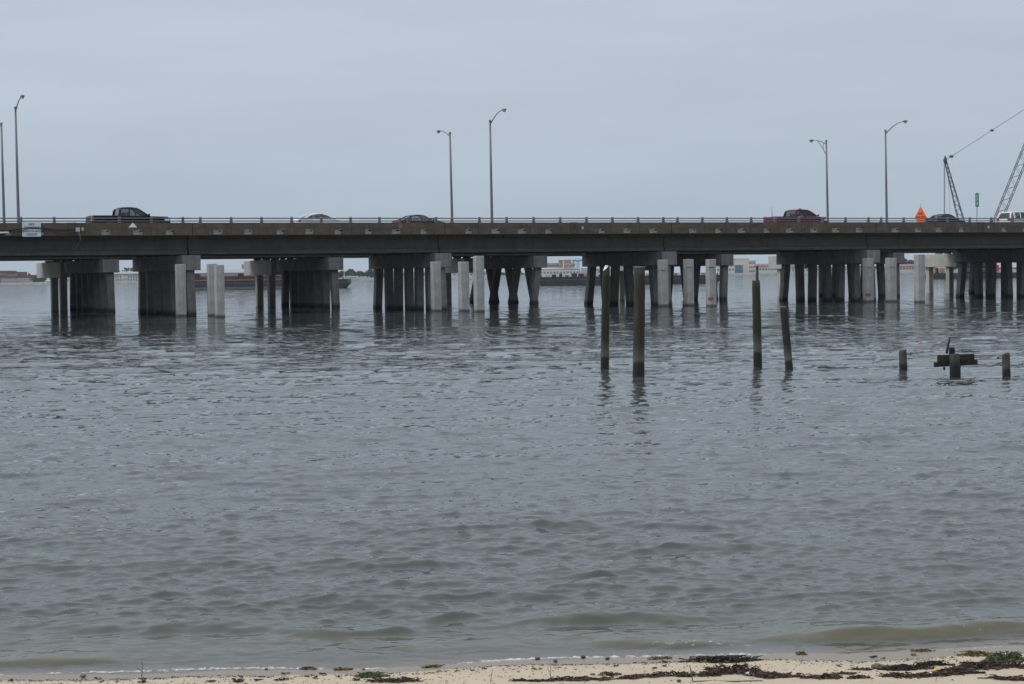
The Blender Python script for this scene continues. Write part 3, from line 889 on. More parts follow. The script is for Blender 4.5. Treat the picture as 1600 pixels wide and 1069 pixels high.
for a in (0.7, 2.44, 3.85, 5.58):
    MB().tube([(0, 0.03, 0.3), (0.55 * math.cos(a), 0.03 + 0.55 * math.sin(a), 0.012)], 0.018, 6).build('leg', M['trim'], r)

p = B(s_of(1524.5, 0.2), 0.2, ZP1)
r = thing('mile_marker', 'narrow green sign on a thin post above the right parapet', 'sign', p, R(-35))
MB().tube([(0, 0, 0), (0.05, 0, 2.35)], 0.03, 6).build('post', M['post'], r)
MB().box(-0.1, 0.2, -0.045, -0.03, 1.22, 2.32).build('panel', M['green'], r, bevel=0.004)
text_obj('2', 0.26, M['white'], r, (0.05, -0.05, 2.08), (PI / 2, 0, 0))
text_obj('7', 0.26, M['white'], r, (0.05, -0.05, 1.78), (PI / 2, 0, 0))
text_obj('3', 0.26, M['white'], r, (0.05, -0.05, 1.48), (PI / 2, 0, 0))

# ------------------------------------------------------------------ vehicles
def paint(name, col):
    m = mat(name, col, 0.35)
    m.node_tree.nodes['Principled BSDF'].inputs['Specular IOR Level'].default_value = 0.3
    return m

def wheel(parent, x, y, rad, w=0.22):
    o = MB()
    sg = 1 if y > 0 else -1
    n = 20
    prof = [(rad * 0.66, -w / 2), (rad * 0.94, -w / 2), (rad, -w / 2 + 0.04), (rad, w / 2 - 0.04), (rad * 0.94, w / 2), (rad * 0.66, w / 2)]
    vs = []; fs = []
    for i in range(n):
        a = 2 * PI * i / n
        for (q, yy) in prof: vs.append((q * math.cos(a), yy, q * math.sin(a)))
    k = len(prof)
    for i in range(n):
        for j in range(k - 1):
            fs.append((i * k + j, i * k + j + 1, ((i + 1) % n) * k + j + 1, ((i + 1) % n) * k + j))
    o.add(vs, fs)
    wh = o.build('wheel', M['tyre'], parent, smooth=True, loc=(x, y, rad))
    rm = MB()
    rm.tube([(0, -w * 0.3, 0), (0, w * 0.3, 0)], rad * 0.2, 10)
    for i in range(5):
        a = 2 * PI * i / 5
        rm.tube([(0, sg * w * 0.34, 0), (rad * 0.66 * math.cos(a), sg * w * 0.34, rad * 0.66 * math.sin(a))], 0.035, 6)
    rm.build('rim', M['rim'], wh)

def arch(pts, n=14):
    """smooth curve through points (Catmull-Rom)"""
    out = []
    P = [pts[0]] + list(pts) + [pts[-1]]
    for i in range(1, len(P) - 2):
        for k in range(n if len(pts) < 8 else 4):
            t = k / (n if len(pts) < 8 else 4)
            q = []
            for c in range(2):
                a, b_, c_, d = P[i - 1][c], P[i][c], P[i + 1][c], P[i + 2][c]
                q.append(0.5 * (2 * b_ + (c_ - a) * t + (2 * a - 5 * b_ + 4 * c_ - d) * t * t + (3 * b_ - a - 3 * c_ + d) * t ** 3))
            out.append(tuple(q))
    out.append(tuple(pts[-1]))
    return out

def car(label, cat, name, s, t, col, spec, s_rear=True):
    L_ = spec['len']
    r = thing(name, label, cat, B(s, t, DECK + 0.004) + AX * (L_ / 2), TH, 'vehicles crossing the near bridge')
    P = paint(name + '_paint', col)
    hw = spec['w'] / 2
    body = spec['body']                    # closed side outline of the lower body
    gh = spec['glass']                     # greenhouse line from front belt to rear belt
    belt = spec['belt']
    roof_in = spec.get('tumble', 0.2)
    zr = max(z for _, z in gh)
    def y_at(z): return hw - 0.03 - roof_in * max(0, (z - belt) / (zr - belt))
    # lower body: outline run across, plan slightly narrowed at both ends
    n = len(body)
    vs = []
    cols = [(-1.0, 0.0), (-0.94, 0.03), (0.94, 0.03), (1.0, 0.0)]
    for q, lift in cols:
        for (x, z) in body:
            tp = 1 - 0.10 * max(0, (abs(x) - L_ * 0.36) / (L_ * 0.14)) ** 2
            vs.append((x, q * hw * tp, z + (lift if z > belt * 0.8 else 0)))
    fs = [tuple(range(n))[::-1], tuple(range(3 * n, 4 * n))]
    for j in range(3):
        for i in range(n):
            fs.append((j * n + i, j * n + (i + 1) % n, (j + 1) * n + (i + 1) % n, (j + 1) * n + i))
    bd = MB().add(vs, fs).build('body', P, r)
    # roof and pillars follow the greenhouse line on each side
    i0, i1 = spec['roof']                  # span of the line that is roof
    roof = MB(); vs = []; fs = []
    seg = gh[i0:i1 + 1]
    for (x, z) in seg:
        y = y_at(z)
        vs += [(x, -y, z - 0.015), (x, -y * 0.6, z + 0.012), (x, y * 0.6, z + 0.012), (x, y, z - 0.015), (x, y, z - 0.075), (x, -y, z - 0.075)]
    for k in range(len(seg) - 1):
        for j in range(6): fs.append((k * 6 + j, k * 6 + (j + 1) % 6, (k + 1) * 6 + (j + 1) % 6, (k + 1) * 6 + j))
    fs += [(5, 4, 3, 2, 1, 0), tuple(range((len(seg) - 1) * 6, len(seg) * 6))]
    roof.add(vs, fs).build('roof', P, r, smooth=False)
    for sd in (-1, 1):
        for (a, b_, nm) in ((0, i0, 'windscreen_pillar'), (i1, len(gh) - 1, 'rear_pillar')):
            pp = gh[a:b_ + 1]
            w = 0.045 if nm != 'rear_pillar' else spec.get('rearp', 0.06)
            MB().tube([(x, sd * (y_at(z) - 0.03), z - 0.035) for x, z in pp], w, 6).build(nm, P, r, smooth=True)
        for xb, wd in spec['bpillars']:
            zt = np.interp(-xb, [-q[0] for q in gh], [q[1] for q in gh]) - 0.06
            MB().tube([(xb, sd * (y_at(belt) - 0.025), belt), (xb, sd * (y_at(zt) - 0.025), zt)], wd, 4).build('door_pillar', M['trim'] if spec.get('darkb', True) else P, r)
        # side glass
        side = [(x, sd * (y_at(z) - 0.02), z - 0.03) for x, z in gh]
        MB().add(side, [tuple(range(len(side)))]).build('side_window', M[spec.get('tint', 'glass')], r)
        if spec.get('chrome'):
            MB().tube([(gh[0][0], sd * (y_at(belt) + 0.004), belt), (gh[-1][0], sd * (y_at(belt) + 0.004), belt)], 0.02, 4).build('window_trim', M['chrome'], r)
        MB().ball((gh[0][0] - 0.12, sd * (hw + 0.1), belt + 0.1), (0.07, 0.12, 0.09), 8, 6).build('mirror', P, r, smooth=True)
        for xx in spec['handles']:
            MB().box(xx - 0.1, xx + 0.1, sd * (hw - 0.02), sd * (hw + 0.02), belt - 0.12, belt - 0.08).build('door_handle', M['trim'], r)
        MB().box(-L_ / 2 - 0.01, -L_ / 2 + spec['tl'][2], sd * hw * 0.62, sd * (hw * 0.93), spec['tl'][0], spec['tl'][1]).build('tail_light', M['tail'], r, bevel=0.01)
        MB().box(L_ / 2 - 0.42, L_ / 2 - 0.06, sd * hw * 0.55, sd * hw * 0.945, spec['hl'][0], spec['hl'][1]).build('headlight', M['head'], r, bevel=0.02)
    for (a, b_, nm) in ((0, i0, 'windscreen'), (i1, len(gh) - 1, 'rear_window')):
        g = MB(); vs = []; fs = []
        pp = gh[a:b_ + 1]
        for (x, z) in pp:
            y = y_at(z) - 0.05
            vs += [(x, -y, z - 0.02), (x, y, z - 0.02)]
        for k in range(len(pp) - 1): fs.append((2 * k, 2 * k + 1, 2 * k + 3, 2 * k + 2))
        g.add(vs, fs).build(nm, M[spec.get('tint', 'glass')], r)
    for xx in spec['seats']:
        for sd in (-1, 1):
            b = MB()
            b.prism([(xx, belt - 0.5), (xx + 0.16, belt - 0.5), (xx - 0.02, belt + 0.08), (xx - 0.14, belt + 0.08)], sd * 0.15, sd * 0.62)
            b.prism([(xx - 0.13, belt + 0.1), (xx - 0.02, belt + 0.1), (xx - 0.05, belt + 0.27), (xx - 0.15, belt + 0.27)], sd * 0.24, sd * 0.5)
            b.build('seat', M['seat'], r)
    for xx in spec['wheels']:
        for sd in (-1, 1): wheel(r, xx, sd * (hw - 0.1), spec['wr'])
    return r

def sedan_spec(h=1.46, L_=4.7):
    k = L_ / 4.7
    body = [(-2.3, 0.35), (-1.86, 0.22), (1.9, 0.2), (2.28, 0.3), (2.35, 0.5), (2.33, 0.72), (2.12, 0.84), (1.2, 0.94), (0.9, 0.97), (-1.5, 1.02), (-1.75, 1.05), (-2.25, 1.03), (-2.35, 0.85), (-2.34, 0.5)]
    gh = arch([(1.05, 0.95), (0.55, 1.22), (0.05, h - 0.04), (-0.35, h), (-0.85, h - 0.035), (-1.35, 1.25), (-1.85, 1.04)], 4)
    return dict(len=L_, w=1.83, body=[(x * k, z) for x, z in body], glass=[(x * k, z) for x, z in gh], belt=0.95, roof=(8, 17), tumble=0.24,
                bpillars=[(-0.15 * k, 0.045), (-1.15 * k, 0.04)], handles=[0.05, -0.95], tl=(0.78, 0.94, 0.14), hl=(0.6, 0.72),
                seats=[0.05, -0.85], wheels=[1.42 * k, -1.4 * k], wr=0.33, rearp=0.06)

def suv_spec():
    body = [(-2.3, 0.4), (-1.9, 0.26), (1.9, 0.25), (2.25, 0.35), (2.32, 0.6), (2.28, 0.9), (2.0, 1.02), (1.1, 1.1), (-2.25, 1.12), (-2.32, 0.9), (-2.34, 0.6)]
    gh = arch([(1.05, 1.09), (0.55, 1.4), (0.1, 1.68), (-0.6, 1.75), (-1.5, 1.74), (-2.02, 1.68), (-2.24, 1.12)], 4)
    return dict(len=4.66, w=1.88, body=body, glass=gh, belt=1.09, roof=(8, 20), tumble=0.2, bpillars=[(-0.1, 0.045), (-1.1, 0.05), (-1.75, 0.09)], darkb=False,
                handles=[0.1, -0.9], tl=(0.95, 1.2, 0.2), hl=(0.82, 0.98), seats=[0.05, -0.85], wheels=[1.4, -1.4], wr=0.36, rearp=0.08)

def truck_spec(L_, cab0, cab1, h, belt=1.28, bed=1.28):
    f = L_ / 2
    body = [(-f, 0.62), (-f + 0.05, 0.5), (f - 0.35, 0.42), (f - 0.06, 0.5), (f, 0.75), (f - 0.03, 1.02), (f - 0.2, 1.12), (cab0 + 0.1, belt - 0.02), (cab0, belt),
            (cab1, belt), (cab1 - 0.06, belt), (cab1 - 0.1, bed), (-f + 0.04, bed + 0.03), (-f, bed)]
    gh = arch([(cab0, belt), (cab0 - 0.48, belt + 0.33), (cab0 - 0.95, h - 0.04), (cab0 - 1.5, h), (cab1 + 0.5, h - 0.01), (cab1 + 0.12, h - 0.08), (cab1, belt)], 4)
    return dict(len=L_, w=2.0, body=body, glass=gh, belt=belt, roof=(8, 20), tumble=0.16, bpillars=[((cab0 + cab1) / 2 + 0.05, 0.06)],
                handles=[cab0 - 1.05, cab1 + 0.35], tl=(0.86, 1.2, 0.12), hl=(0.86, 1.04), seats=[cab0 - 1.35, cab1 + 0.45], wheels=[f - 0.98, -f + 1.22], wr=0.41, rearp=0.09)

def pickup_bed(r, sp, P):
    f = sp['len'] / 2; hw = sp['w'] / 2
    cab1 = sp['glass'][-1][0]
    bed = MB()
    zb = sp['body'][-1][1]
    bed.box(-f + 0.06, cab1 - 0.12, -hw + 0.03, hw - 0.03, zb + 0.035, zb + 0.062)
    bed.build('bed_cover', M['trim'], r, bevel=0.01)
    MB().box(-f - 0.14, -f + 0.03, -hw * 0.93, hw * 0.93, 0.52, 0.7).build('rear_bumper', M['chrome'], r, bevel=0.03)
    MB().box(f - 0.08, f + 0.06, -hw * 0.9, hw * 0.9, 0.48, 0.7).build('front_bumper', M['chrome'], r, bevel=0.03)
    MB().box(f - 0.05, f + 0.015, -hw * 0.5, hw * 0.5, 0.74, 1.02).build('grille', M['trim'], r, bevel=0.02)

tN = 4.3                                  # near side of the vehicles in the right lane
def span_len(x0, x1, t): return (s_of(x1, t) - s_of(x0, t)) * LS
def place(x0, x1, t, w):
    """rear end and length of a vehicle: the far rear corner shows at x0, the near front corner at x1"""
    a = s_of(x0, t + w)
    return a, (s_of(x1, t) - a) * LS
TW = 1.86
s0, La = place(134.5, 267, tN, TW)
spA = truck_spec(La, -La / 2 + 4.0, -La / 2 + 1.86, 1.8, 1.17, 1.17)
spA['w'] = TW; spA['tint'] = 'dark_glass'
ra = car('black crew cab pickup truck with red tail lights crossing the bridge', 'pickup truck', 'pickup_truck', s0, tN + TW / 2, (0.005, 0.005, 0.007), spA)
pickup_bed(ra, spA, None)
s0, Lb = place(1190.5, 1293, tN, TW)
spB = truck_spec(Lb, -Lb / 2 + 4.05, -Lb / 2 + 1.95, 1.76, 1.17, 1.12)
spB['w'] = TW; spB['tint'] = 'dark_glass'
spB['chrome'] = True
spB['darkb'] = False
rb = car('maroon crew cab pickup truck with chrome window trim', 'pickup truck', 'pickup_truck', s0, tN + TW / 2, (0.085, 0.008, 0.016), spB)
pickup_bed(rb, spB, None)
MB().tube([(-Lb / 2 + 0.22, -0.1, 1.1), (-Lb / 2 + 0.2, -0.1, 1.95)], [0.045, 0.02], 6).build('flag_staff', M['box_grey'], rb)
MB().ball((-Lb / 2 + 2.9, 0, 1.79), (0.14, 0.05, 0.07), 8, 6).build('roof_antenna', M['trim'], rb, smooth=True)

def sedan(label, x0, x1, t, h, col, tint):
    a, ln = place(x0, x1, t, 1.7)
    sp = sedan_spec(h, ln); sp['w'] = 1.7; sp['tint'] = tint
    return car(label, 'car', 'sedan_car', a, t + 0.85, col, sp)
sedan('white sedan with dark side windows behind the railing', 455.5, 546, tN, 1.4, (0.72, 0.74, 0.76), 'dark_glass')
t2 = 8.3
sedan('dark grey sedan with sky showing through its windows', 611, 699, t2, 1.44, (0.012, 0.018, 0.018), 'glass')
sedan('dark blue sedan right of the orange diamond sign', 1443, 1508, tN, 1.42, (0.01, 0.018, 0.06), 'glass')
a, ln = place(1555, 1628, t2, 1.8)
sp = suv_spec(); sp['tint'] = 'dark_glass'
car('white estate car cut off by the right edge', 'car', 'suv_car', a, t2 + 0.9, (0.7, 0.7, 0.7), sp)

# ------------------------------------------------------------------ wooden pilings in the water
def wood_pile(label, xb, yb, xt, yt, w, lean_y=0.0, base=(0.055, 0.05, 0.036), green=(0.03, 0.036, 0.012), name='wooden_piling', tidez=0.42, cap=None, slope=0.0, seed=1, group='old wooden pilings'):
    p = on_z(xb, yb)
    top = at(xt, yt, p.y + lean_y)
    rad = w * p.y / F / 2
    rr = random.Random(seed)
    r = thing(name, label, 'piling', (p.x, p.y, 0), 0, group)
    v = Vector((top.x - p.x, top.y - p.y, top.z))
    n = 14; m = 12
    vs = []
    off = [rr.uniform(-0.07, 0.07) for _ in range(n)]
    for j in range(-3, m + 1):
        u = j / m
        c = v * u
        bend = 0.0
        for k in range(n):
            a = 2 * PI * k / n
            q = rad * (1.03 - 0.07 * u) * (1 + off[k] + rr.uniform(-0.035, 0.035))
            if j == m: q *= 0.9
            z = c.z + (rad * slope * math.cos(a) if j == m else 0) + (rr.uniform(-0.012, 0.012) if j == m else 0)
            vs.append((c.x + bend + q * math.cos(a), c.y + q * math.sin(a), z))
    fs = []
    for j in range(m + 3):
        for k in range(n):
            fs.append((j * n + k, j * n + (k + 1) % n, (j + 1) * n + (k + 1) % n, (j + 1) * n + k))
    o = (m + 3) * n
    vs.append((v.x, v.y, v.z - 0.02)); fs += [(o + k, o + (k + 1) % n, len(vs) - 1) for k in range(n)]
    mt = timber('piling_timber', base, green, [(tidez + 0.0, tidez + 0.34, (0.085, 0.08, 0.064)), (tidez * 0.55, tidez * 0.55 + 0.08, (0.012, 0.013, 0.01))])
    MB().add(vs, fs).build('post', mt, r, smooth=True)
    return r, v, rad

r, v, rad = wood_pile('tall thin mossy green piling with a pale slanted tip', 944.5, 577, 947, 420, 12.5, 0.0, (0.02, 0.022, 0.009), (0.022, 0.03, 0.006), seed=2, slope=0.9)
MB().add([(v.x - rad * .85, v.y - rad * .7, v.z - rad * .55), (v.x + rad * .1, v.y - rad * .95, v.z + 0.01), (v.x + rad * .6, v.y + rad * .3, v.z + rad * .75), (v.x - rad * .5, v.y + rad * .6, v.z - rad * .2),
          (v.x - rad * .2, v.y - rad * .1, v.z + 0.09)], [(0, 1, 4), (1, 2, 4), (2, 3, 4), (3, 0, 4), (3, 2, 1, 0)]).build('pale_tip', M['white'], r)
r, v, rad = wood_pile('thickest tall wooden piling, right of the thin mossy one', 998, 587.5, 1000, 417.5, 18, 0.0, (0.03, 0.027, 0.019), (0.018, 0.018, 0.011), seed=3)
MB().tube([(v.x, v.y, v.z - 0.01), (v.x, v.y, v.z + 0.018)], [rad * 0.93, rad * 0.86], 14).build('top_cap', mat('weathered_end_grain', (0.18, 0.17, 0.14), 0.9, 0.3, 9), r)
r, v, rad = wood_pile('mossy wooden piling with a thin iron rod standing on top', 1184.5, 572, 1181.5, 438.5, 13.2, 0.0, (0.022, 0.025, 0.01), (0.02, 0.027, 0.006), seed=4, tidez=0.5)
rz = at(1183, 416, on_z(1184.5, 572).y).z
MB().tube([(v.x + 0.025, v.y, v.z - 0.1), (v.x + 0.03, v.y, rz)], [0.04, 0.036], 8).build('iron_rod', mat('rusted_iron', (0.05, 0.035, 0.03), 0.8, 0.4, 12), r)
r, v, rad = wood_pile('black leaning wooden piling, shortest of the four tall ones', 1233.5, 580, 1224.5, 480.5, 12.0, 0.35, (0.012, 0.011, 0.01), (0.007, 0.007, 0.006), seed=5, tidez=0.3)
MB().box(v.x - 0.09, v.x + 0.05, v.y - 0.06, v.y + 0.06, v.z - 0.01, v.z + 0.03).build('splintered_top', mat('grey_splinter', (0.14, 0.13, 0.11), 0.9, 0.4, 12), r, bevel=0.01)
for lb, xb, yb, yt, sx_, sd in (('short stump with a bolt sticking out to the right', 1411.5, 580, 547.5, 1, 6), ('short stump at the right edge with a bolt pointing left', 1572.5, 588, 552.5, -1, 7)):
    r, v, rad = wood_pile(lb, xb, yb, xb - 1.0, yt, 12.3, 0, (0.05, 0.047, 0.03), (0.022, 0.025, 0.014), 'wooden_stump', tidez=0.16, slope=0.25, seed=sd, group='short stumps in the water')
    MB().tube([(v.x, v.y - 0.02, v.z - 0.09), (v.x + sx_ * (rad + 0.15), v.y - 0.02, v.z - 0.085 - (0.03 if sx_ < 0 else 0))], 0.012, 6).build('bolt', M['trim'], r)
    MB().tube([(v.x + sx_ * (rad + 0.07), v.y - 0.02, v.z - 0.09), (v.x + sx_ * (rad + 0.105), v.y - 0.02, v.z - 0.09)], 0.024, 6).build('nut', M['trim'], r)
# remains of a dock frame: stump with two crossed planks
p = on_z(1492.5, 586.5)
K_ = p.y / F
r = thing('dock_remnant', 'broken dock frame of dark crossed planks on a stump', 'dock remnant', (p.x, p.y, 0))
def dz(y): return at(1492, y, p.y).z
wet = timber('wet_dock_timber', (0.018, 0.016, 0.012), (0.01, 0.01, 0.008), [(0.12, 0.3, (0.012, 0.012, 0.01))])
mossy = timber('mossy_dock_timber', (0.028, 0.026, 0.016), (0.016, 0.018, 0.008), [(0.05, 0.1, (0.012, 0.012, 0.01))])
b = MB(); b.tube([(0, 0, -0.6), (0, 0, 0.2), (-0.02, 0, dz(553))], [9 * K_, 8.6 * K_, 7.6 * K_], 12); b.build('stump', timber('dock_stump_timber', (0.04, 0.04, 0.033), (0.018, 0.018, 0.012), [(0.16, 0.4, (0.012, 0.012, 0.01))]), r, smooth=True)
def plank(x0, x1, ya, yb_, y0, y1, drop=0.0, mt=wet):
    X0, X1 = (x0 - 1492.5) * K_, (x1 - 1492.5) * K_
    b = MB()
    za, zb = dz(ya), dz(yb_)
    b.add([(X0, y0, zb), (X1, y0, zb + drop), (X1, y1, zb + drop), (X0, y1, zb), (X0, y0, za), (X1, y0, za + drop), (X1, y1, za + drop), (X0, y1, za)],
          [(0, 3, 2, 1), (4, 5, 6, 7), (0, 1, 5, 4), (1, 2, 6, 5), (2, 3, 7, 6), (3, 0, 4, 7)])
    return b.build('plank', mt, r, bevel=0.012)
plank(1467, 1525, 555.0, 566, 0.12, 0.22, 0.02, mossy)
plank(1462, 1530, 566.3, 574, 0.125, 0.235, 0.05, wet)
plank(1489, 1497, 544, 556, 0.3, 0.45, 0.0, wet)
b = MB(); b.tube([((1483 - 1492.5) * K_, 0.26, dz(553)), ((1485 - 1492.5) * K_, 0.27, dz(543)), ((1489 - 1492.5) * K_, 0.29, dz(528.5))], [0.03, 0.028, 0.02], 8)
b.build('leaning_stick', wet, r, smooth=True)
b = MB(); b.tube([((1477.5 - 1492.5) * K_, 0.15, dz(574)), ((1477.5 - 1492.5) * K_, 0.15, dz(579))], [0.03, 0.018], 6); b.build('bolt', M['trim'], r)

# ------------------------------------------------------------------ far shore
SY = 1440.0
def hz(x, Y=SY, y=0): return at(x, y, Y)
b = MB()
xs = np.linspace(-1700, 1700, 120)
prof_z = [1.3 + 0.5 * math.sin(i * 1.7) * random.random() for i in range(120)]
vs = []; fs = []
for i, x in enumerate(xs):
    y0 = SY - 6 + 6 * math.sin(i * 0.7) + random.uniform(-2, 2)
    vs += [(x, y0, -0.6), (x, y0 + 4, prof_z[i]), (x, y0 + 14, 2.1), (x, 2300, 3.0), (x, 3200, 3.2)]
for i in range(119):
    for k in range(4): fs.append((i * 5 + k, (i + 1) * 5 + k, (i + 1) * 5 + k + 1, i * 5 + k + 1))
lo = b.add(vs, fs).build('far_shore_land', M['land'])
tag(lo, kind='structure')
lo.data.materials.append(M['rock'])
for pgn in lo.data.polygons:
    if pgn.center.y < SY + 14: pgn.material_index = 1

def house(label, x0, x1, yt, Y, wall, roof, cat='building', pitch=0.0, nwin=0, rows=1, depth=30.0, door=None, yb=None, name='waterfront_building', doors=0):
    a = at(x0, yt, Y); c = at(x1, yt, Y)
    z1 = (a.z + c.z) / 2; w = c.x - a.x
    r = thing(name, label, cat, ((a.x + c.x) / 2, Y, 2.0), 0, None)
    h = z1 - 2.0 - pitch
    wl_ = MB().box(-w / 2, w / 2, 0, depth, -0.6, h).build('wall', M[wall], r)
    rf = MB()
    if pitch > 0.3: rf.prism([(-0.8, h - 0.05), (depth / 2, h + pitch), (depth + 0.8, h - 0.05), (depth + 0.8, h - 0.35), (-0.8, h - 0.35)], -w / 2 - 0.6, w / 2 + 0.6, 'x')
    else: rf.box(-w / 2 - 0.3, w / 2 + 0.3, -0.3, depth + 0.3, h + 0.003, h + 0.5)
    rf.build('roof', M[roof], r)
    for j in range(rows):
        for i in range(nwin):
            xx = -w / 2 + w * (i + 0.5) / nwin
            zz = h * (j + 0.5) / rows
            ww = min(1.4, w / nwin * 0.55)
            if door and xx + ww > door[0] and xx - ww < door[1] and zz - 1.2 < door[2]: continue
            f = MB().box(xx - ww / 2 - 0.12, xx + ww / 2 + 0.12, -0.1, 0.1, zz - 0.75, zz + 0.75).build('window', M['greyroof'], r)
            MB().box(xx - ww / 2, xx + ww / 2, -0.16, -0.08, zz - 0.62, zz + 0.62).build('pane', M['window'], f)
    for i in range(doors):
        xx = -w / 2 + w * (i + 0.5) / doors
        MB().box(xx - 1.5, xx + 1.5, -0.12, 0.1, -0.4, 3.0).build('loading_door', M['greyroof'], r)
    if door:
        MB().box(door[0], door[1], -0.2, 0.1, -0.4, door[2]).build('hangar_door', M['bluedoor'], r)
    return r

house('tallest rust red waterfront block at the left edge', -40, 10, 424.5, SY + 40, 'brick', 'darkroof', nwin=14, rows=2)
house('stepped rust red block beside the tallest one at the left', 10, 27, 426, SY + 38, 'brick', 'darkroof', nwin=5, rows=2)
house('lower rust red block at the right end of the left row', 27, 55, 431, SY + 34, 'brick', 'darkroof', nwin=9, rows=1)
house('low pale boat shed on the left bank in front of the red blocks', 2, 46, 439.6, SY + 16, 'offwhite', 'greyroof', depth=10, doors=6)
house('long grey roofed white depot between the two leftmost dark piers', 150, 262, 424, SY + 60, 'offwhite', 'greyroof', pitch=1.6, nwin=24, rows=2)
house('white two storey house in front of the grey roofed depot', 176, 190, 430.5, SY + 24, 'offwhite', 'greyroof', depth=10, nwin=4, rows=2)
house('smaller white house right of the first, before the depot', 199, 219, 431, SY + 24, 'offwhite', 'greyroof', depth=10, nwin=5, rows=2)
house('very long grey roofed warehouse behind the rust topped barge', 296, 470, 420.5, SY + 80, 'greyroof', 'greyroof', pitch=2.5, nwin=30)
house('pink tower on the roofline of the very long warehouse', 377.5, 389, 414, SY + 120, 'pink', 'pink', nwin=3, rows=4)
house('pale tall block behind the trees left of the fourth pier', 577, 596, 421, SY + 50, 'pink', 'greyroof', nwin=5, rows=3)
house('low white waterfront house before the dark trees', 541, 557, 431.5, SY + 20, 'offwhite', 'greyroof', depth=10, pitch=0.8, nwin=5)
house('low white waterfront house near the pale tall block', 560, 570, 432.2, SY + 20, 'offwhite', 'greyroof', depth=10, pitch=0.8, nwin=3)
house('brown roofed cream warehouse above the middle barge', 838, 898, 411, SY + 110, 'cream', 'darkroof', pitch=1.8, nwin=12)
house('long low cream warehouse in front of the brown tower', 838, 990, 417.5, SY + 60, 'cream', 'greyroof', pitch=1.2, nwin=24)
house('brown tower block above the cream warehouses', 874, 881, 407.2, SY + 100, 'brown', 'brown', nwin=2, rows=4)
house('taller pinkish tower block beside the brown one', 881, 892.5, 407, SY + 48, 'pink', 'brown', nwin=3, rows=4)
house('low white shed at the water behind the middle barge', 843, 905, 421.5, SY + 20, 'offwhite', 'greyroof', depth=12, nwin=12)
house('big cream hangar with a blue door', 1136, 1170, 405, SY + 50, 'cream', 'cream', nwin=0, door=(-2.2, 3.6, 5.9))
house('white annex at the left foot of the big hangar', 1120, 1147, 416, SY + 22, 'offwhite', 'greyroof', depth=16, nwin=6)
house('grey topped block right of the big hangar', 1170, 1181, 408.3, SY + 48, 'offwhite', 'greyroof', nwin=4, rows=3)
house('red roofed pale building right of the hangar', 1181, 1226, 412, SY + 44, 'offwhite', 'redroof', pitch=1.6, nwin=10)
house('long low white shed seen between the right piers', 1226, 1345, 418.5, SY + 30, 'offwhite', 'greyroof', depth=14, nwin=22)
house('red roofed tan building below the right tree clump', 1396, 1462, 412.5, SY + 40, 'cream', 'redroof', pitch=1.4, nwin=14)
house('grey sea wall shed at the right shore', 1470, 1660, 415, SY + 50, 'offwhite', 'greyroof', pitch=1.4, nwin=22)
house('white shed right of the leftmost bare pier', 88, 112, 436, SY + 22, 'offwhite', 'greyroof', depth=8, nwin=6)
house('pale shed seen through the pier gaps left of centre', 600, 760, 422, SY + 60, 'offwhite', 'greyroof', pitch=1.5, nwin=24)

# blue gantry crane far behind
p = at(903, 417, SY + 160)
r = thing('gantry_crane', 'distant blue gantry crane above the cream warehouses', 'crane', (p.x, p.y, 2.5))
zt = at(903, 407, SY + 160).z - 2.5
MB().box(-4.5, 4.5, -0.6, 0.6, zt - 0.8, zt + 0.3).build('girder', M['bluesteel'], r)
for q in (-0.6, 0.8): MB().box(q - 0.35, q + 0.35, -0.4, 0.4, 0, zt - 0.8).build('leg', M['bluesteel'], r)
MB().tube([(-4.3, 0, zt + 0.3), (0, 0, zt + 1.6), (4.3, 0, zt + 0.3)], 0.18, 5).build('stay', M['bluesteel'], r)
MB().box(-3.9, -2.9, -0.5, 0.5, zt - 1.7, zt - 0.8).build('trolley', M['bluesteel'], r)
# light mast among the trees
p = at(538, 436, SY + 15)
r = thing('light_mast', 'thin pale mast rising in front of the far trees', 'mast', (p.x, p.y, 2.0))
MB().tube([(0, 0, 0), (0, 0, at(538, 423, SY).z - 2.0)], [0.3, 0.18], 6).build('pole', M['offwhite'], r)
MB().box(-0.7, 0.7, -0.15, 0.15, at(538, 423, SY).z - 2.3, at(538, 423, SY).z - 2.0).build('light_bar', M['offwhite'], r)

def wood(x0, x1, y_line, Y, dens, label, seed, rag=1.0, depth=18.0):
    """a far wood: leaf clumps through the volume under an uneven top line"""
    rr = np.random.default_rng(seed)
    a, c = at(x0, 430, Y).x, at(x1, 430, Y).x
    vs = []; fs = []
    n = int(abs(c - a) * dens)
    for k in range(n):
        x = rr.uniform(a, c); u = (x - a) / (c - a)
        y = Y + rr.uniform(0, depth)
        px = x0 + (x1 - x0) * u
        top = at(px, np.interp(px, *y_line), Y).z
        top *= 0.86 + 0.17 * math.sin(x * 0.35 + seed) * rag * 0.6 + 0.10 * math.sin(x * 0.93 + 2 * seed)
        z = 2.0 + (top - 2.0) * math.sqrt(rr.uniform(0.0, 1.0))
        s = rr.uniform(0.3, 0.8)
        A = rr.normal(size=3); A /= np.linalg.norm(A); Bv = np.cross(A, rr.normal(size=3)); Bv /= np.linalg.norm(Bv)
        o = len(vs); P0 = np.array((x, y, z))
        vs += [tuple(P0 + s * A), tuple(P0 + s * Bv), tuple(P0 - s * A), tuple(P0 - s * Bv)]
        fs.append((o, o + 1, o + 2, o + 3))
    o = MB().add(vs, fs)
    m = o.mesh('far_wood'); m.materials.append(M['leaf'])
    return tag(link('far_wood', m), label, 'trees', kind='stuff')

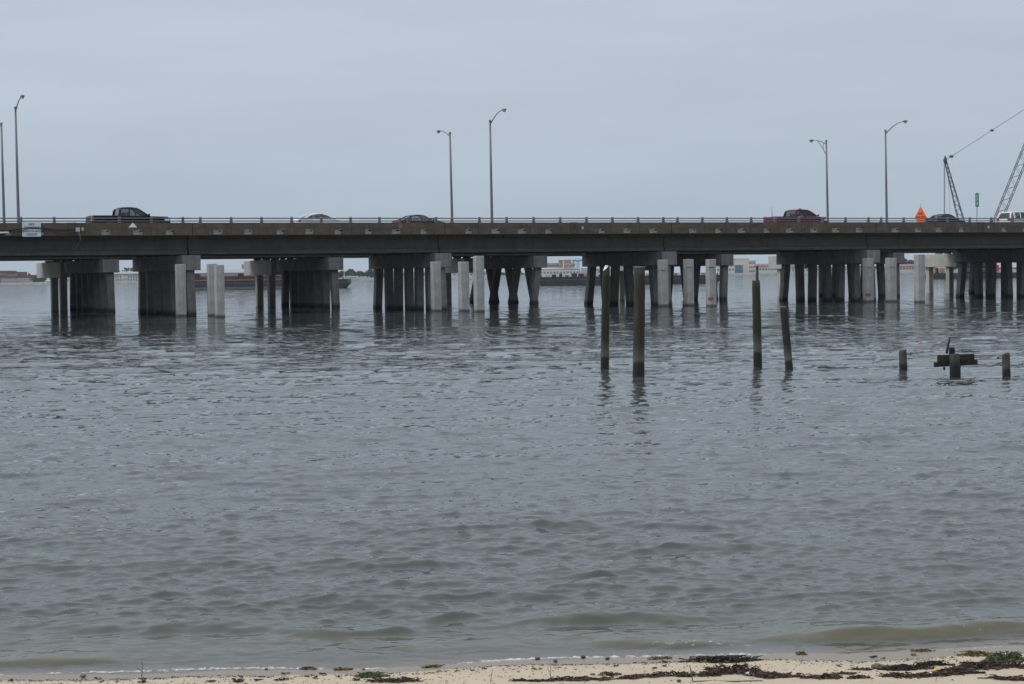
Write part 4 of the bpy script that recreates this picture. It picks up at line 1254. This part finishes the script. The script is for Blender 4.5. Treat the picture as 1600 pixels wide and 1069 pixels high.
wood(50, 66, ([50, 56, 62, 66], [433, 427, 426, 431]), SY + 30, 70, 'dark tree clump at the end of the red blocks', 1)
wood(-20, 40, ([-20, 30, 40], [425, 424, 426]), SY + 75, 22, 'trees peeping behind the red blocks', 2)
wood(150, 250, ([150, 184, 196, 208, 222, 250], [421, 419, 417.5, 417, 421, 420]), SY + 110, 40, 'rounded tree line above the grey roofed depot', 3)
wood(76, 118, ([76, 118], [433, 434]), SY + 26, 36, 'low green trees beside the leftmost bare pier', 4)
wood(508, 592, ([508, 528, 545, 560, 576, 592], [425, 422, 421.3, 422, 420.5, 424]), SY + 36, 60, 'dark wooded bank with small white houses below', 5)
wood(1398, 1436, ([1398, 1408, 1416, 1426, 1434, 1436], [409, 405, 403, 403.5, 407, 410]), SY + 70, 90, 'rounded tree clump near the right edge', 6)
wood(600, 850, ([600, 850], [425, 424]), SY + 90, 14, 'thin tree line behind the middle piers', 7)
wood(1230, 1400, ([1230, 1400], [416, 413]), SY + 70, 16, 'thin tree line behind the right piers', 8)

# ------------------------------------------------------------------ barges and the crane
def barge(label, x0, x1, y_deck, yb, name='barge', rake_r=True, rake_l=True):
    Y = on_z((x0 + x1) / 2, yb).y
    a, c = at(x0, yb, Y), at(x1, yb, Y)
    zd = at((x0 + x1) / 2, y_deck, Y).z
    w = c.x - a.x
    r = thing(name, label, 'barge', ((a.x + c.x) / 2, Y, 0), 0, 'barges moored in the bay')
    rk = 1.6
    prof = [(-w / 2 + (rk if rake_l else 0), -0.5), (w / 2 - (rk if rake_r else 0), -0.5), (w / 2, zd * 0.55), (w / 2, zd), (-w / 2, zd), (-w / 2, zd * 0.55)]
    MB().prism(prof, 0, 12).build('hull', M['barge'], r)
    MB().box(-w / 2 + 0.3, w / 2 - 0.3, -0.06, 0.0, zd * 0.62, zd * 0.68).build('rubbing_strake', M['waterband'], r)
    n = int(w / 5)
    for i in range(n):
        xx = -w / 2 + 1 + (w - 2) * i / max(1, n - 1)
        MB().box(xx - 0.12, xx + 0.12, 0.25, 0.5, zd, zd + 0.45).build('bollard', M['barge'], r)
    return r, w, zd, Y

r, w, zd, Y = barge('long dark barge with a rust red coaming left of centre', 292, 543, 437.5, 451.5)
MB().box(-w / 2 + 0.4, w / 2 - 8.5, -0.075, 0.0, 0.02, 0.55).build('boot_topping', M['waterband'], r)
co = MB().box(-w / 2 + 1, w / 2 - 9, 0.5, 11, zd, zd + 1.0).build('coaming', M['rust'], r)
for i in range(15):
    xx = -w / 2 + 1.5 + i * (w - 11) / 14
    MB().box(xx - 0.1, xx + 0.1, 0.38, 0.5, zd, zd + 1.02).build('rib', M['rust'], co)
MB().box(-w / 2 + 1, w / 2 - 9, -0.02, 0.38, zd + 0.003, zd + 0.12).build('side_deck', M['tan_cargo'], r)
for xx in (-w / 2 + 2.0, -w / 2 + 12.5, w / 2 - 4):
    MB().box(xx - 0.7, xx + 0.7, 2, 4, zd + 1.0 if xx < w / 2 - 9 else zd, zd + 1.65 if xx < w / 2 - 9 else zd + 0.8).build('hatch_box', M['barge'], r, bevel=0.05)
r, w, zd, Y = barge('dark barge loaded with clutter and a white container at mid picture', 838, 1128, 431.5, 444.5)
rr = random.Random(9)
for i in range(26):
    xx = -w / 2 + 1 + (w - 2) * i / 26
    ww = rr.uniform(0.5, 1.4); hh_ = rr.uniform(0.3, 0.8)
    MB().box(xx - ww / 2, xx + ww / 2, 1 + rr.uniform(0, 1), 3.5, zd + 0.003, zd + hh_).build('deck_cargo', rr.choice([M['tan_cargo'], M['rust'], M['box_grey'], M['barge'], M['post']]), r, bevel=0.03)
p = at(917, 429, Y + 4)
r = thing('white_container', 'small white ribbed container on the deck of the middle barge', 'container', (p.x, Y + 4, zd))
zt = at(917, 418, Y + 4).z - zd
w2 = 18.5 * Y / F
MB().box(-w2 / 2, w2 / 2, 0, 4, 0, zt).build('shell', M['container'], r, bevel=0.04)
for i in range(9):
    xx = -w2 / 2 + w2 * (i + 0.5) / 9
    MB().box(xx - 0.06, xx + 0.06, -0.07, 0.0, 0.15, zt - 0.12).build('rib', M['box_grey'], r)

r, w, zd, Y = barge('dark crane barge behind the piers at the right', 1448, 1680, 426, 434.5)
rr = random.Random(4)
for i in range(10):
    xx = at(1463 + i * 2.6, 430, Y).x - r.location.x
    MB().box(xx - 0.35, xx + 0.35, 1, 2.4, zd + 0.003, zd + rr.uniform(0.5, 1.9)).build('deck_cargo', rr.choice([M['tan_cargo'], M['container'], M['box_grey'], M['rust']]), r, bevel=0.04)
for nm, x, y0, y1, mm, lb in (('pile_hammer', 1556, 411.5, 424, 'orangered', 'orange red and white cylinder standing on the crane barge, left one'), ('pile_hammer', 1575, 411, 425, 'orangered', 'orange red cylinder with white top on the crane barge, right one')):
    p = at(x, 426, Y + 3)
    q = thing(nm, lb, 'machine', (p.x, Y + 3, zd), 0, 'orange machines on the crane barge')
    zt = at(x, y0, Y + 3).z - zd
    MB().tube([(0, 0, 0), (0, 0, zt * 0.25)], 0.75, 10).build('base', M['tan_cargo'], q)
    MB().tube([(0, 0, zt * 0.25), (0, 0, zt * 0.8)], 0.9, 10).build('body', M[mm], q, smooth=False)
    MB().tube([(0, 0, zt * 0.8), (0, 0, zt)], 0.7, 10).build('head', M['container'], q)

# lattice crane: boom to the right, mast leaning back to the left
foot = at(1525, 411, Y + 5)
cr = thing('lattice_crane', 'dark lattice boom crane with pendant lines behind the right end', 'crane', (foot.x, Y + 5, zd))
def cw(x, y): 
    q = at(x, y, Y + 5)
    return Vector((q.x - foot.x, 0, q.z - zd))
MB().box(-4.2, 4.2, -3.2, -1.9, 0.0, 1.2).build('track', M['steel'], cr, bevel=0.2)
MB().box(-4.2, 4.2, 1.9, 3.2, 0.0, 1.2).build('track', M['steel'], cr, bevel=0.2)
MB().box(-7.5, 2.6, -1.8, 1.8, 1.25, 3.8).build('machine_house', M['navy'], cr, bevel=0.15)
MB().box(1.2, 3.4, -3.0, -1.85, 1.4, 3.9).build('operator_cab', M['navy'], cr, bevel=0.1)
MB().box(-8.3, -7.52, -1.7, 1.7, 1.3, 3.6).build('counterweight', M['steel'], cr, bevel=0.1)
def lattice(name, A, C, w0, w1, taper, panels, dep):
    d = (C - A); ln = d.length; d.normalize()
    side = Vector((0, 1, 0)); nrm = d.cross(side).normalized()
    def wid(u):
        return w0 * min(1, (u + 0.012) / taper[0]) if u < taper[0] else (w0 if u < taper[1] else w0 + (w1 - w0) * (u - taper[1]) / (1 - taper[1]))
    part = None
    pts = {}
    for i in (-1, 1):
        for j in (-1, 1):
            pp = []
            for k in range(panels + 1):
                u = k / panels; q = wid(u) / 2
                pp.append(A + d * (ln * u) + nrm * (q * i) + side * (q * dep * j))
            pts[(i, j)] = pp
    ch = []
    for key, pp in pts.items():
        o = MB().tube(pp, 0.105, 5).build('boom_chord' if name == 'boom' else 'mast_chord', M['steel'], cr)
        ch.append(o)
    lc = MB()
    for k in range(panels):
        for j in (-1, 1):
            e = 1 if k % 2 else -1
            lc.tube([pts[(e, j)][k], pts[(-e, j)][k + 1]], 0.05, 4, cap=False)
        for i in (-1, 1):
            e = 1 if k % 2 else -1
            lc.tube([pts[(i, e)][k], pts[(i, -e)][k + 1]], 0.05, 4, cap=False)
    lc.build(name + '_lacing', M['steel'], cr)
    return A + d * ln
mt_tip = cw(1477.5, 252)
bm_tip = cw(1640, 146)
lattice('mast', Vector((-1.0, 0, 2.6)), mt_tip, 1.7, 0.45, (0.12, 0.3), 22, 1.0)
lattice('boom', Vector((1.0, 0, 2.2)), bm_tip, 2.1, 0.6, (0.1, 0.86), 30, 1.0)
MB().ball((mt_tip.x - 0.1, 0, mt_tip.z + 0.2), (0.55, 0.5, 0.9), 8, 6).build('mast_sheave', M['steel'], cr)
MB().tube([cw(1476.3, 244), cw(1478, 250)], [0.2, 0.4], 6).build('mast_tip', M['steel'], cr)
for j in (-0.5, 0.5):
    MB().tube([mt_tip + Vector((0.3, j, 0.5)), bm_tip + Vector((0, j, 0))], 0.03, 4).build('pendant_line', M['cable'], cr)
    MB().tube([mt_tip + Vector((-0.3, j, 0.2)), Vector((mt_tip.x - 0.5, j, 2.8))], 0.07, 4).build('backstay', M['cable'], cr)
u = 0.065
for u, rr_ in ((0.045, 0.38), (0.44, 0.33)):
    q = (mt_tip + Vector((0.3, 0, 0.5))).lerp(bm_tip, u)
    MB().ball(q, (rr_ * 1.7, 0.7, rr_), 8, 6).build('line_block', M['steel'], cr, smooth=True)
MB().tube([mt_tip + Vector((0.5, 0, -0.3)), Vector((mt_tip.x + 1.6, 0, 6.0))], 0.035, 4).build('hoist_line', M['cable'], cr)

# ------------------------------------------------------------------ wrack, sticks and litter on the sand
WR = {'brown': mat('dried_seaweed_brown', (0.068, 0.046, 0.034), 0.85, 0.6, 40), 'black': mat('dried_seaweed_black', (0.028, 0.024, 0.022), 0.8, 0.5, 40),
      'green': mat('fresh_seaweed_green', (0.045, 0.075, 0.022), 0.6, 0.45, 40), 'olive': mat('old_seaweed_olive', (0.12, 0.1, 0.03), 0.7, 0.45, 40),
      'tan': mat('dry_stem_tan', (0.2, 0.14, 0.09), 0.9, 0.4, 40), 'wood': mat('driftwood_grey', (0.12, 0.1, 0.085), 0.9, 0.45, 25)}

def weed(p, wx, wy, h, n, seed, flat=0.35):
    """a tangle of narrow fronds lying on the sand; returns a mesh about p"""
    rr = random.Random(seed)
    b = MB()
    for k in range(n):
        a = rr.gauss(0, 0.55) + (PI if rr.random() < 0.5 else 0)
        r0 = math.sqrt(rr.random())
        th = rr.uniform(0, 2 * PI)
        x, y = r0 * math.cos(th) * wx * 0.5, r0 * math.sin(th) * wy * 0.5
        hmax = h * (1 - r0 * r0) + 0.004
        z = rr.uniform(0.1, 1.0) * hmax
        ln = rr.uniform(0.25, 0.6) * wx * 0.7 + 0.015
        w = rr.uniform(0.0025, 0.007)
        st = 5
        pv = []
        for i in range(st):
            a += rr.gauss(0, 0.42)
            x += ln / st * math.cos(a); y += ln / st * math.sin(a) * flat * 1.6
            z = max(0.002, z + rr.gauss(-0.12, 0.5) * hmax)
            z = min(z, h * 1.15)
            gz = sz(p.x + x, p.y + y) - p.z
            q = Vector((x, y, gz + z))
            tw = rr.uniform(0, PI)
            nn = Vector((-math.sin(a) * math.cos(tw), math.cos(a) * math.cos(tw), math.sin(tw))) * w * (1 - 0.5 * i / st)
            pv.append((q - nn, q + nn + Vector((0, 0, 0.0015))))
        vs = [c for pr in pv for c in pr]
        b.add(vs, [(2 * i, 2 * i + 1, 2 * i + 3, 2 * i + 2) for i in range(st - 1)])
    return b

def clump(x, y, w, hpx, n, kind, label, seed, name='seaweed_clump', depth=None, group='seaweed clumps on the sand', lift=1.0):
    p = on_sand(x, y)
    k = p.y / F
    b = weed(p, w * k, (depth or max(hpx * 3.2, 12)) * k, hpx * k * 0.75 * lift, n, seed)
    o = b.build(name, WR[kind], None, loc=p)
    return tag(o, label, 'seaweed', group)

CL = [(1128, 1034, 82, 10, 260, 'black', 'large black seaweed mound nearest the water right of centre', 1),
      (1150, 1052, 60, 15, 260, 'brown', 'tall tangled brown seaweed heap behind the white shell scrap', 2),
      (1118, 1048, 24, 5, 60, 'green', 'bright green weed strip left of the tangled heap', 3),
      (1110, 1057, 30, 8, 110, 'brown', 'brown seaweed heap at the left foot of the tangled heap', 4),
      (1205, 1058, 64, 8, 110, 'brown', 'brown seaweed drift right of the white shell scrap', 5),
      (1052, 1057, 62, 8, 85, 'brown', 'brown seaweed drift beside the upright reed stem', 6),
      (990, 1061, 78, 6, 65, 'brown', 'brown seaweed row left of the upright reed stem', 7),
      (905, 1064, 80, 6, 80, 'brown', 'brown seaweed row at the bottom, below the fine grass stalk', 8),
      (835, 1066, 60, 4, 40, 'black', 'thin dark seaweed row at the bottom edge left of the grass stalk', 9),
      (620, 1066, 60, 6, 130, 'brown', 'dark brown weed at the bottom edge right of the green tuft', 10),
      (581, 1058, 34, 8, 120, 'green', 'dark green weed tuft on the sand left of centre', 11),
      (952, 1055, 22, 5, 50, 'brown', 'small brown weed patch with a thin twig left of the drift', 12),
      (1286, 1060, 42, 8, 110, 'brown', 'brown weed cluster under the right wave', 13),
      (1318, 1054, 26, 4, 50, 'brown', 'thin brown weed streak pointing up right', 14),
      (1222, 1060, 46, 7, 70, 'brown', 'low brown weed pile joined to the shell drift at its right end', 15),
      (1345, 1048, 22, 4, 50, 'brown', 'small brown weed left of the driftwood', 16),
      (1415, 1047, 60, 8, 190, 'black', 'dark weed heap beside the orange bottle cap', 17),
      (1455, 1041, 46, 8, 150, 'black', 'black weed heap above the yellow scrap', 18),
      (1480, 1054, 90, 8, 150, 'brown', 'long brown weed bed below the yellow scrap', 19),
      (1405, 1058, 46, 7, 120, 'brown', 'brown weed tuft below the driftwood', 20),
      (1342, 1060, 26, 6, 60, 'brown', 'small brown weed tuft left of the lower driftwood weed', 21),
      (1528, 1024, 48, 7, 120, 'olive', 'olive weed streak at the wet edge near the right', 22),
      (1573, 1031, 44, 13, 220, 'green', 'green weed bush with a dead branch at the right edge', 23),
      (1550, 1045, 100, 12, 380, 'brown', 'largest brown weed bed at the right edge', 24),
      (1515, 1039, 18, 5, 50, 'green', 'small green tuft left of the largest weed bed', 25),
      (1580, 1063, 60, 6, 120, 'brown', 'brown weed at the bottom right corner', 26),
      (1440, 1018, 24, 4, 50, 'olive', 'olive weed scrap on the wet sand line above the driftwood', 27),
      (1252, 1023, 10, 5, 30, 'olive', 'yellow olive weed knob at the wet edge', 28),
      (675, 1043, 26, 4, 40, 'olive', 'olive weed scrap at the wet edge left of centre', 29),
      (535, 1047, 22, 4, 40, 'olive', 'yellowish weed scrap at the wet edge, left part', 30),
      (484, 1046, 18, 4, 30, 'brown', 'thin dark weed curl at the wet edge, left part', 31),
      (441, 1063, 14, 3, 30, 'brown', 'little dark weed tuft alone on the left sand', 32),
      (1030, 1030, 26, 4, 50, 'tan', 'reddish tan weed scrap at the wet edge right of centre', 33),
      (370, 1066, 14, 5, 30, 'brown', 'little ring of brown weed at the bottom, left part', 34)]
for c in CL: clump(*c)

# small scraps that nothing tells apart
protos = []
for i in range(6):
    b = weed(on_sand(700, 1060), 0.036, 0.02, 0.003, 9, 100 + i)
    m = b.mesh('seaweed_scrap'); m.materials.append(WR[('brown', 'black', 'brown', 'olive', 'brown', 'tan')[i]]); protos.append(m)
rr = random.Random(31)
for i in range(44):
    u = rr.random()
    x = rr.uniform(5, 1595)
    wl_y = 1056 - 0.0295 * x
    y = wl_y + rr.uniform(12, 1069 - wl_y) if u < 0.6 else wl_y + rr.uniform(9, 16)
    if y > 1067: y = rr.uniform(wl_y + 10, 1066)
    p = on_sand(x, y)
    o = link('seaweed_scrap', protos[i % 6], None, (p.x, p.y, p.z + 0.001))
    o.rotation_euler = (0, 0, rr.uniform(0, 6.28)); q = rr.uniform(0.5, 1.5); o.scale = (q, q, q)
    tag(o, 'tiny dry weed scrap lying loose on the sand', 'seaweed', 'tiny weed scraps')

# fine crumbs along the high-water line
b = MB(); rr = random.Random(8)
for i in range(4200):
    X = rr.uniform(-5, 5); 
    Y = float(shore(np.array([X]))[0]) - 0.36 + rr.gauss(0, 0.03) + 0.04 * math.sin(X * 2.1)
    if rr.random() < 0.5: Y -= abs(rr.gauss(0, 0.5))
    z = sz(X, Y); s_ = rr.uniform(0.002, 0.006); a = rr.uniform(0, 3.14)
    c, s2 = math.cos(a) * s_ * rr.uniform(1, 2.5), math.sin(a) * s_
    b.add([(X - c, Y - s2, z + 0.001), (X + s2, Y - c * 0.4, z + 0.002), (X + c, Y + s2, z + 0.001), (X, Y, z + 0.001 + s_)], [(0, 1, 3), (1, 2, 3), (2, 0, 3)])
o = b.build('wrack_crumbs', WR['brown'])
tag(o, 'line of fine weed crumbs along the wet edge of the sand', 'wrack', kind='stuff')

def stick(label, pts_px, r0, r1, kind, name='stick', branches=(), cat='stick', lean=0.0):
    p = on_sand(*pts_px[0])
    k = p.y
    P = [Vector((0, 0, -0.02))] + [at(x, y, k + lean * i) - p for i, (x, y) in enumerate(pts_px)][1:]
    r = thing(name, label, cat, p)
    n = len(P)
    MB().tube(P, [r0 + (r1 - r0) * i / (n - 1) for i in range(n)], 6).build('stem', WR[kind], r, smooth=True)
    for br in branches:
        Q = [at(x, y, k) - p for x, y in br]
        MB().tube(Q, [r1 * 1.4] + [r1] * (len(Q) - 1), 5).build('twig', WR[kind], r, smooth=True)

stick('upright forked twig at the bottom left', [(222.5, 1068), (221.5, 1056), (222.5, 1044), (222, 1033)], 0.0038, 0.002, 'wood', 'forked_twig', [[(221.3, 1049), (216, 1045), (212.5, 1041)]])
stick('thin pale grass stalk beside the dark green weed tuft', [(652.5, 1068), (653, 1058), (652.5, 1046)], 0.0018, 0.001, 'olive', 'grass_stalk', cat='grass')
stick('pair of green grass blades at the bottom centre', [(766, 1068), (767.5, 1058), (769.5, 1047)], 0.0022, 0.0008, 'green', 'grass_stalk', [[(766.5, 1066), (767.5, 1054), (770.5, 1045)]], cat='grass')
stick('fine grass stalk with side shoots right of the bottom centre', [(859.5, 1062), (860.5, 1045), (859, 1025)], 0.0022, 0.0008, 'olive', 'grass_stalk', [[(860, 1056), (857, 1047), (855, 1040)], [(860.3, 1044), (866, 1043)]], cat='grass')
stick('upright brown reed stem leaning left', [(1083, 1065), (1080.5, 1054), (1077.5, 1039.5)], 0.0034, 0.003, 'wood', 'reed_stem')
stick('short bent twig below the white scrap at the right', [(1461, 1065), (1463, 1060), (1466, 1056)], 0.002, 0.0014, 'wood', 'short_twig')
stick('dead branch rising out of the green weed bush', [(1572, 1030), (1582, 1024), (1592, 1017)], 0.006, 0.003, 'wood', 'dead_branch', [[(1584, 1022), (1590, 1022)]])
def lying(label, p0, p1, rad, kind, name, cat='stick', knots=True):
    a, c = on_sand(*p0), on_sand(*p1)
    r = thing(name, label, cat, a)
    d = c - a
    P = [Vector((0, 0, rad * 0.8)) + d * u + Vector((0, 0.004 * math.sin(u * 7), 0.3 * rad * math.sin(u * 9))) for u in np.linspace(0, 1, 7)]
    MB().tube(P, [rad * q for q in (0.55, 0.95, 1.05, 1, 0.95, 0.8, 0.5)], 8).build('stem', WR[kind], r, smooth=True)
    if knots: MB().tube([P[2], P[2] + Vector((-0.01, -0.012, 0.016))], [rad * 0.5, rad * 0.25], 6).build('knot', WR[kind], r)
lying('grey driftwood stick pointing left beside the orange bottle cap', (1362, 1045), (1402, 1047), 0.0165, 'wood', 'driftwood')
lying('long thin root lying across the bottom below the tangled heap', (1082, 1066), (1192, 1065), 0.0045, 'wood', 'thin_root')
lying('thin reed lying slantwise above the dark weed heap', (1426, 1035), (1457, 1029.5), 0.0018, 'tan', 'lying_reed', knots=False)
lying('thin brown root in the bottom right corner', (1565, 1063), (1599, 1061), 0.005, 'wood', 'thin_root')
lying('dark twig on the wet sand left of centre', (476, 1045), (491, 1048), 0.003, 'wood', 'wet_twig', knots=False)

def litter(label, x, y, w, col, name, cat, shape, h=None):
    p = on_sand(x, y)
    k = p.y / F; q = w * k
    mm = mat(name + '_surface', col, 0.5, 0.2, 60)
    r = thing(name, label, cat, p, random.uniform(-0.4, 0.4))
    if shape == 'cap':
        MB().tube([(0, 0, 0.002), (0, 0, 0.006), (0, 0, q * 0.55)], [q * 0.5, q * 0.52, q * 0.46], 12).build('shell', mm, r)
        MB().tube([(0, 0, q * 0.55), (0, 0, q * 0.6)], [q * 0.42, q * 0.3], 12).build('top', mm, r)
    elif shape == 'rock':
        b = MB().ball((0, 0, q * 0.28), (q * 0.5, q * 0.42, (h or 0.6) * q * 0.55), 9, 6)
        b.v = [(x_ * random.uniform(.85, 1.12), y_ * random.uniform(.85, 1.12), z_ * random.uniform(.9, 1.1)) for x_, y_, z_ in b.v]
        b.build('stone', mm, r, smooth=True)
    else:
        b = MB(); n = 5
        vs = []; fs = []
        for i in range(n):
            for j in range(n):
                vs.append(((i / 4 - .5) * q, (j / 4 - .5) * q * 0.8, 0.004 + random.uniform(0, 0.5) * q * (1 - abs(i - 2) / 3)))
        for i in range(n - 1):
            for j in range(n - 1): fs.append((i * n + j, (i + 1) * n + j, (i + 1) * n + j + 1, i * n + j + 1))
        b.add(vs, fs).build('sheet', mm, r)
        MB().tube([(-q * .3, 0, 0.003), (q * .3, 0.004, 0.005)], 0.002, 5).build('crease', mm, r)
litter('orange bottle cap lying in the dark weed', 1425, 1044, 9, (0.5, 0.12, 0.05), 'bottle_cap', 'litter', 'cap')
litter('yellow scrap in the weed at the right', 1465, 1048, 10, (0.5, 0.42, 0.03), 'yellow_scrap', 'litter', 'sheet')
litter('white scrap just below the yellow one', 1457, 1053.5, 9, (0.75, 0.75, 0.72), 'white_scrap', 'litter', 'sheet')
litter('white and black shell scrap right of the tangled weed heap', 1171, 1056, 13, (0.62, 0.64, 0.66), 'shell_scrap', 'litter', 'sheet')
for lb, x, y, w, c in (('upright brown stone on the wet sand right of centre', 840, 1031, 9, (0.12, 0.07, 0.055)), ('dark stone on the wet sand beside the foam', 911, 1029, 9, (0.03, 0.025, 0.025)),
                       ('black stone near the wet edge, second of the dark pair', 949, 1031, 8, (0.03, 0.025, 0.025)), ('dark stone with weed right of the tall stone', 868, 1035, 8, (0.05, 0.035, 0.03)),
                       ('brown stone on the wet sand at the left', 130, 1059, 11, (0.13, 0.085, 0.06)), ('small dark stone in the left corner', 18, 1064, 7, (0.03, 0.025, 0.025)),
                       ('small reddish pebble on the wet sand left of the olive scrap', 416, 1047, 6, (0.2, 0.07, 0.05)), ('dark pebble at the bottom beside the reed stem', 1061, 1066, 8, (0.04, 0.03, 0.03)),
                       ('dark upright shell on the right sand near the shell scrap', 1200, 1052.5, 7, (0.06, 0.035, 0.03)), ('red pebble by the dark twig at the wet edge', 568, 1047, 6, (0.22, 0.07, 0.05))):
    litter(lb, x, y, w, c, 'stone', 'stone', 'rock', 0.5)

# ------------------------------------------------------------------ haze over the bay
b = MB().box(-2600, 2600, -60, 3600, -4.0, 60.0)
m = b.mesh('haze')
hm = bpy.data.materials.new('haze_air'); hm.use_nodes = True
n, l = hm.node_tree.nodes, hm.node_tree.links
n.clear()
o_ = n.new('ShaderNodeOutputMaterial'); pv = n.new('ShaderNodeVolumePrincipled')
pv.inputs['Color'].default_value = (0.80, 0.88, 0.97, 1)
pv.inputs['Density'].default_value = 0.00006
l.new(pv.outputs[0], o_.inputs['Volume'])
m.materials.append(hm)
tag(link('haze', m), kind='stuff')
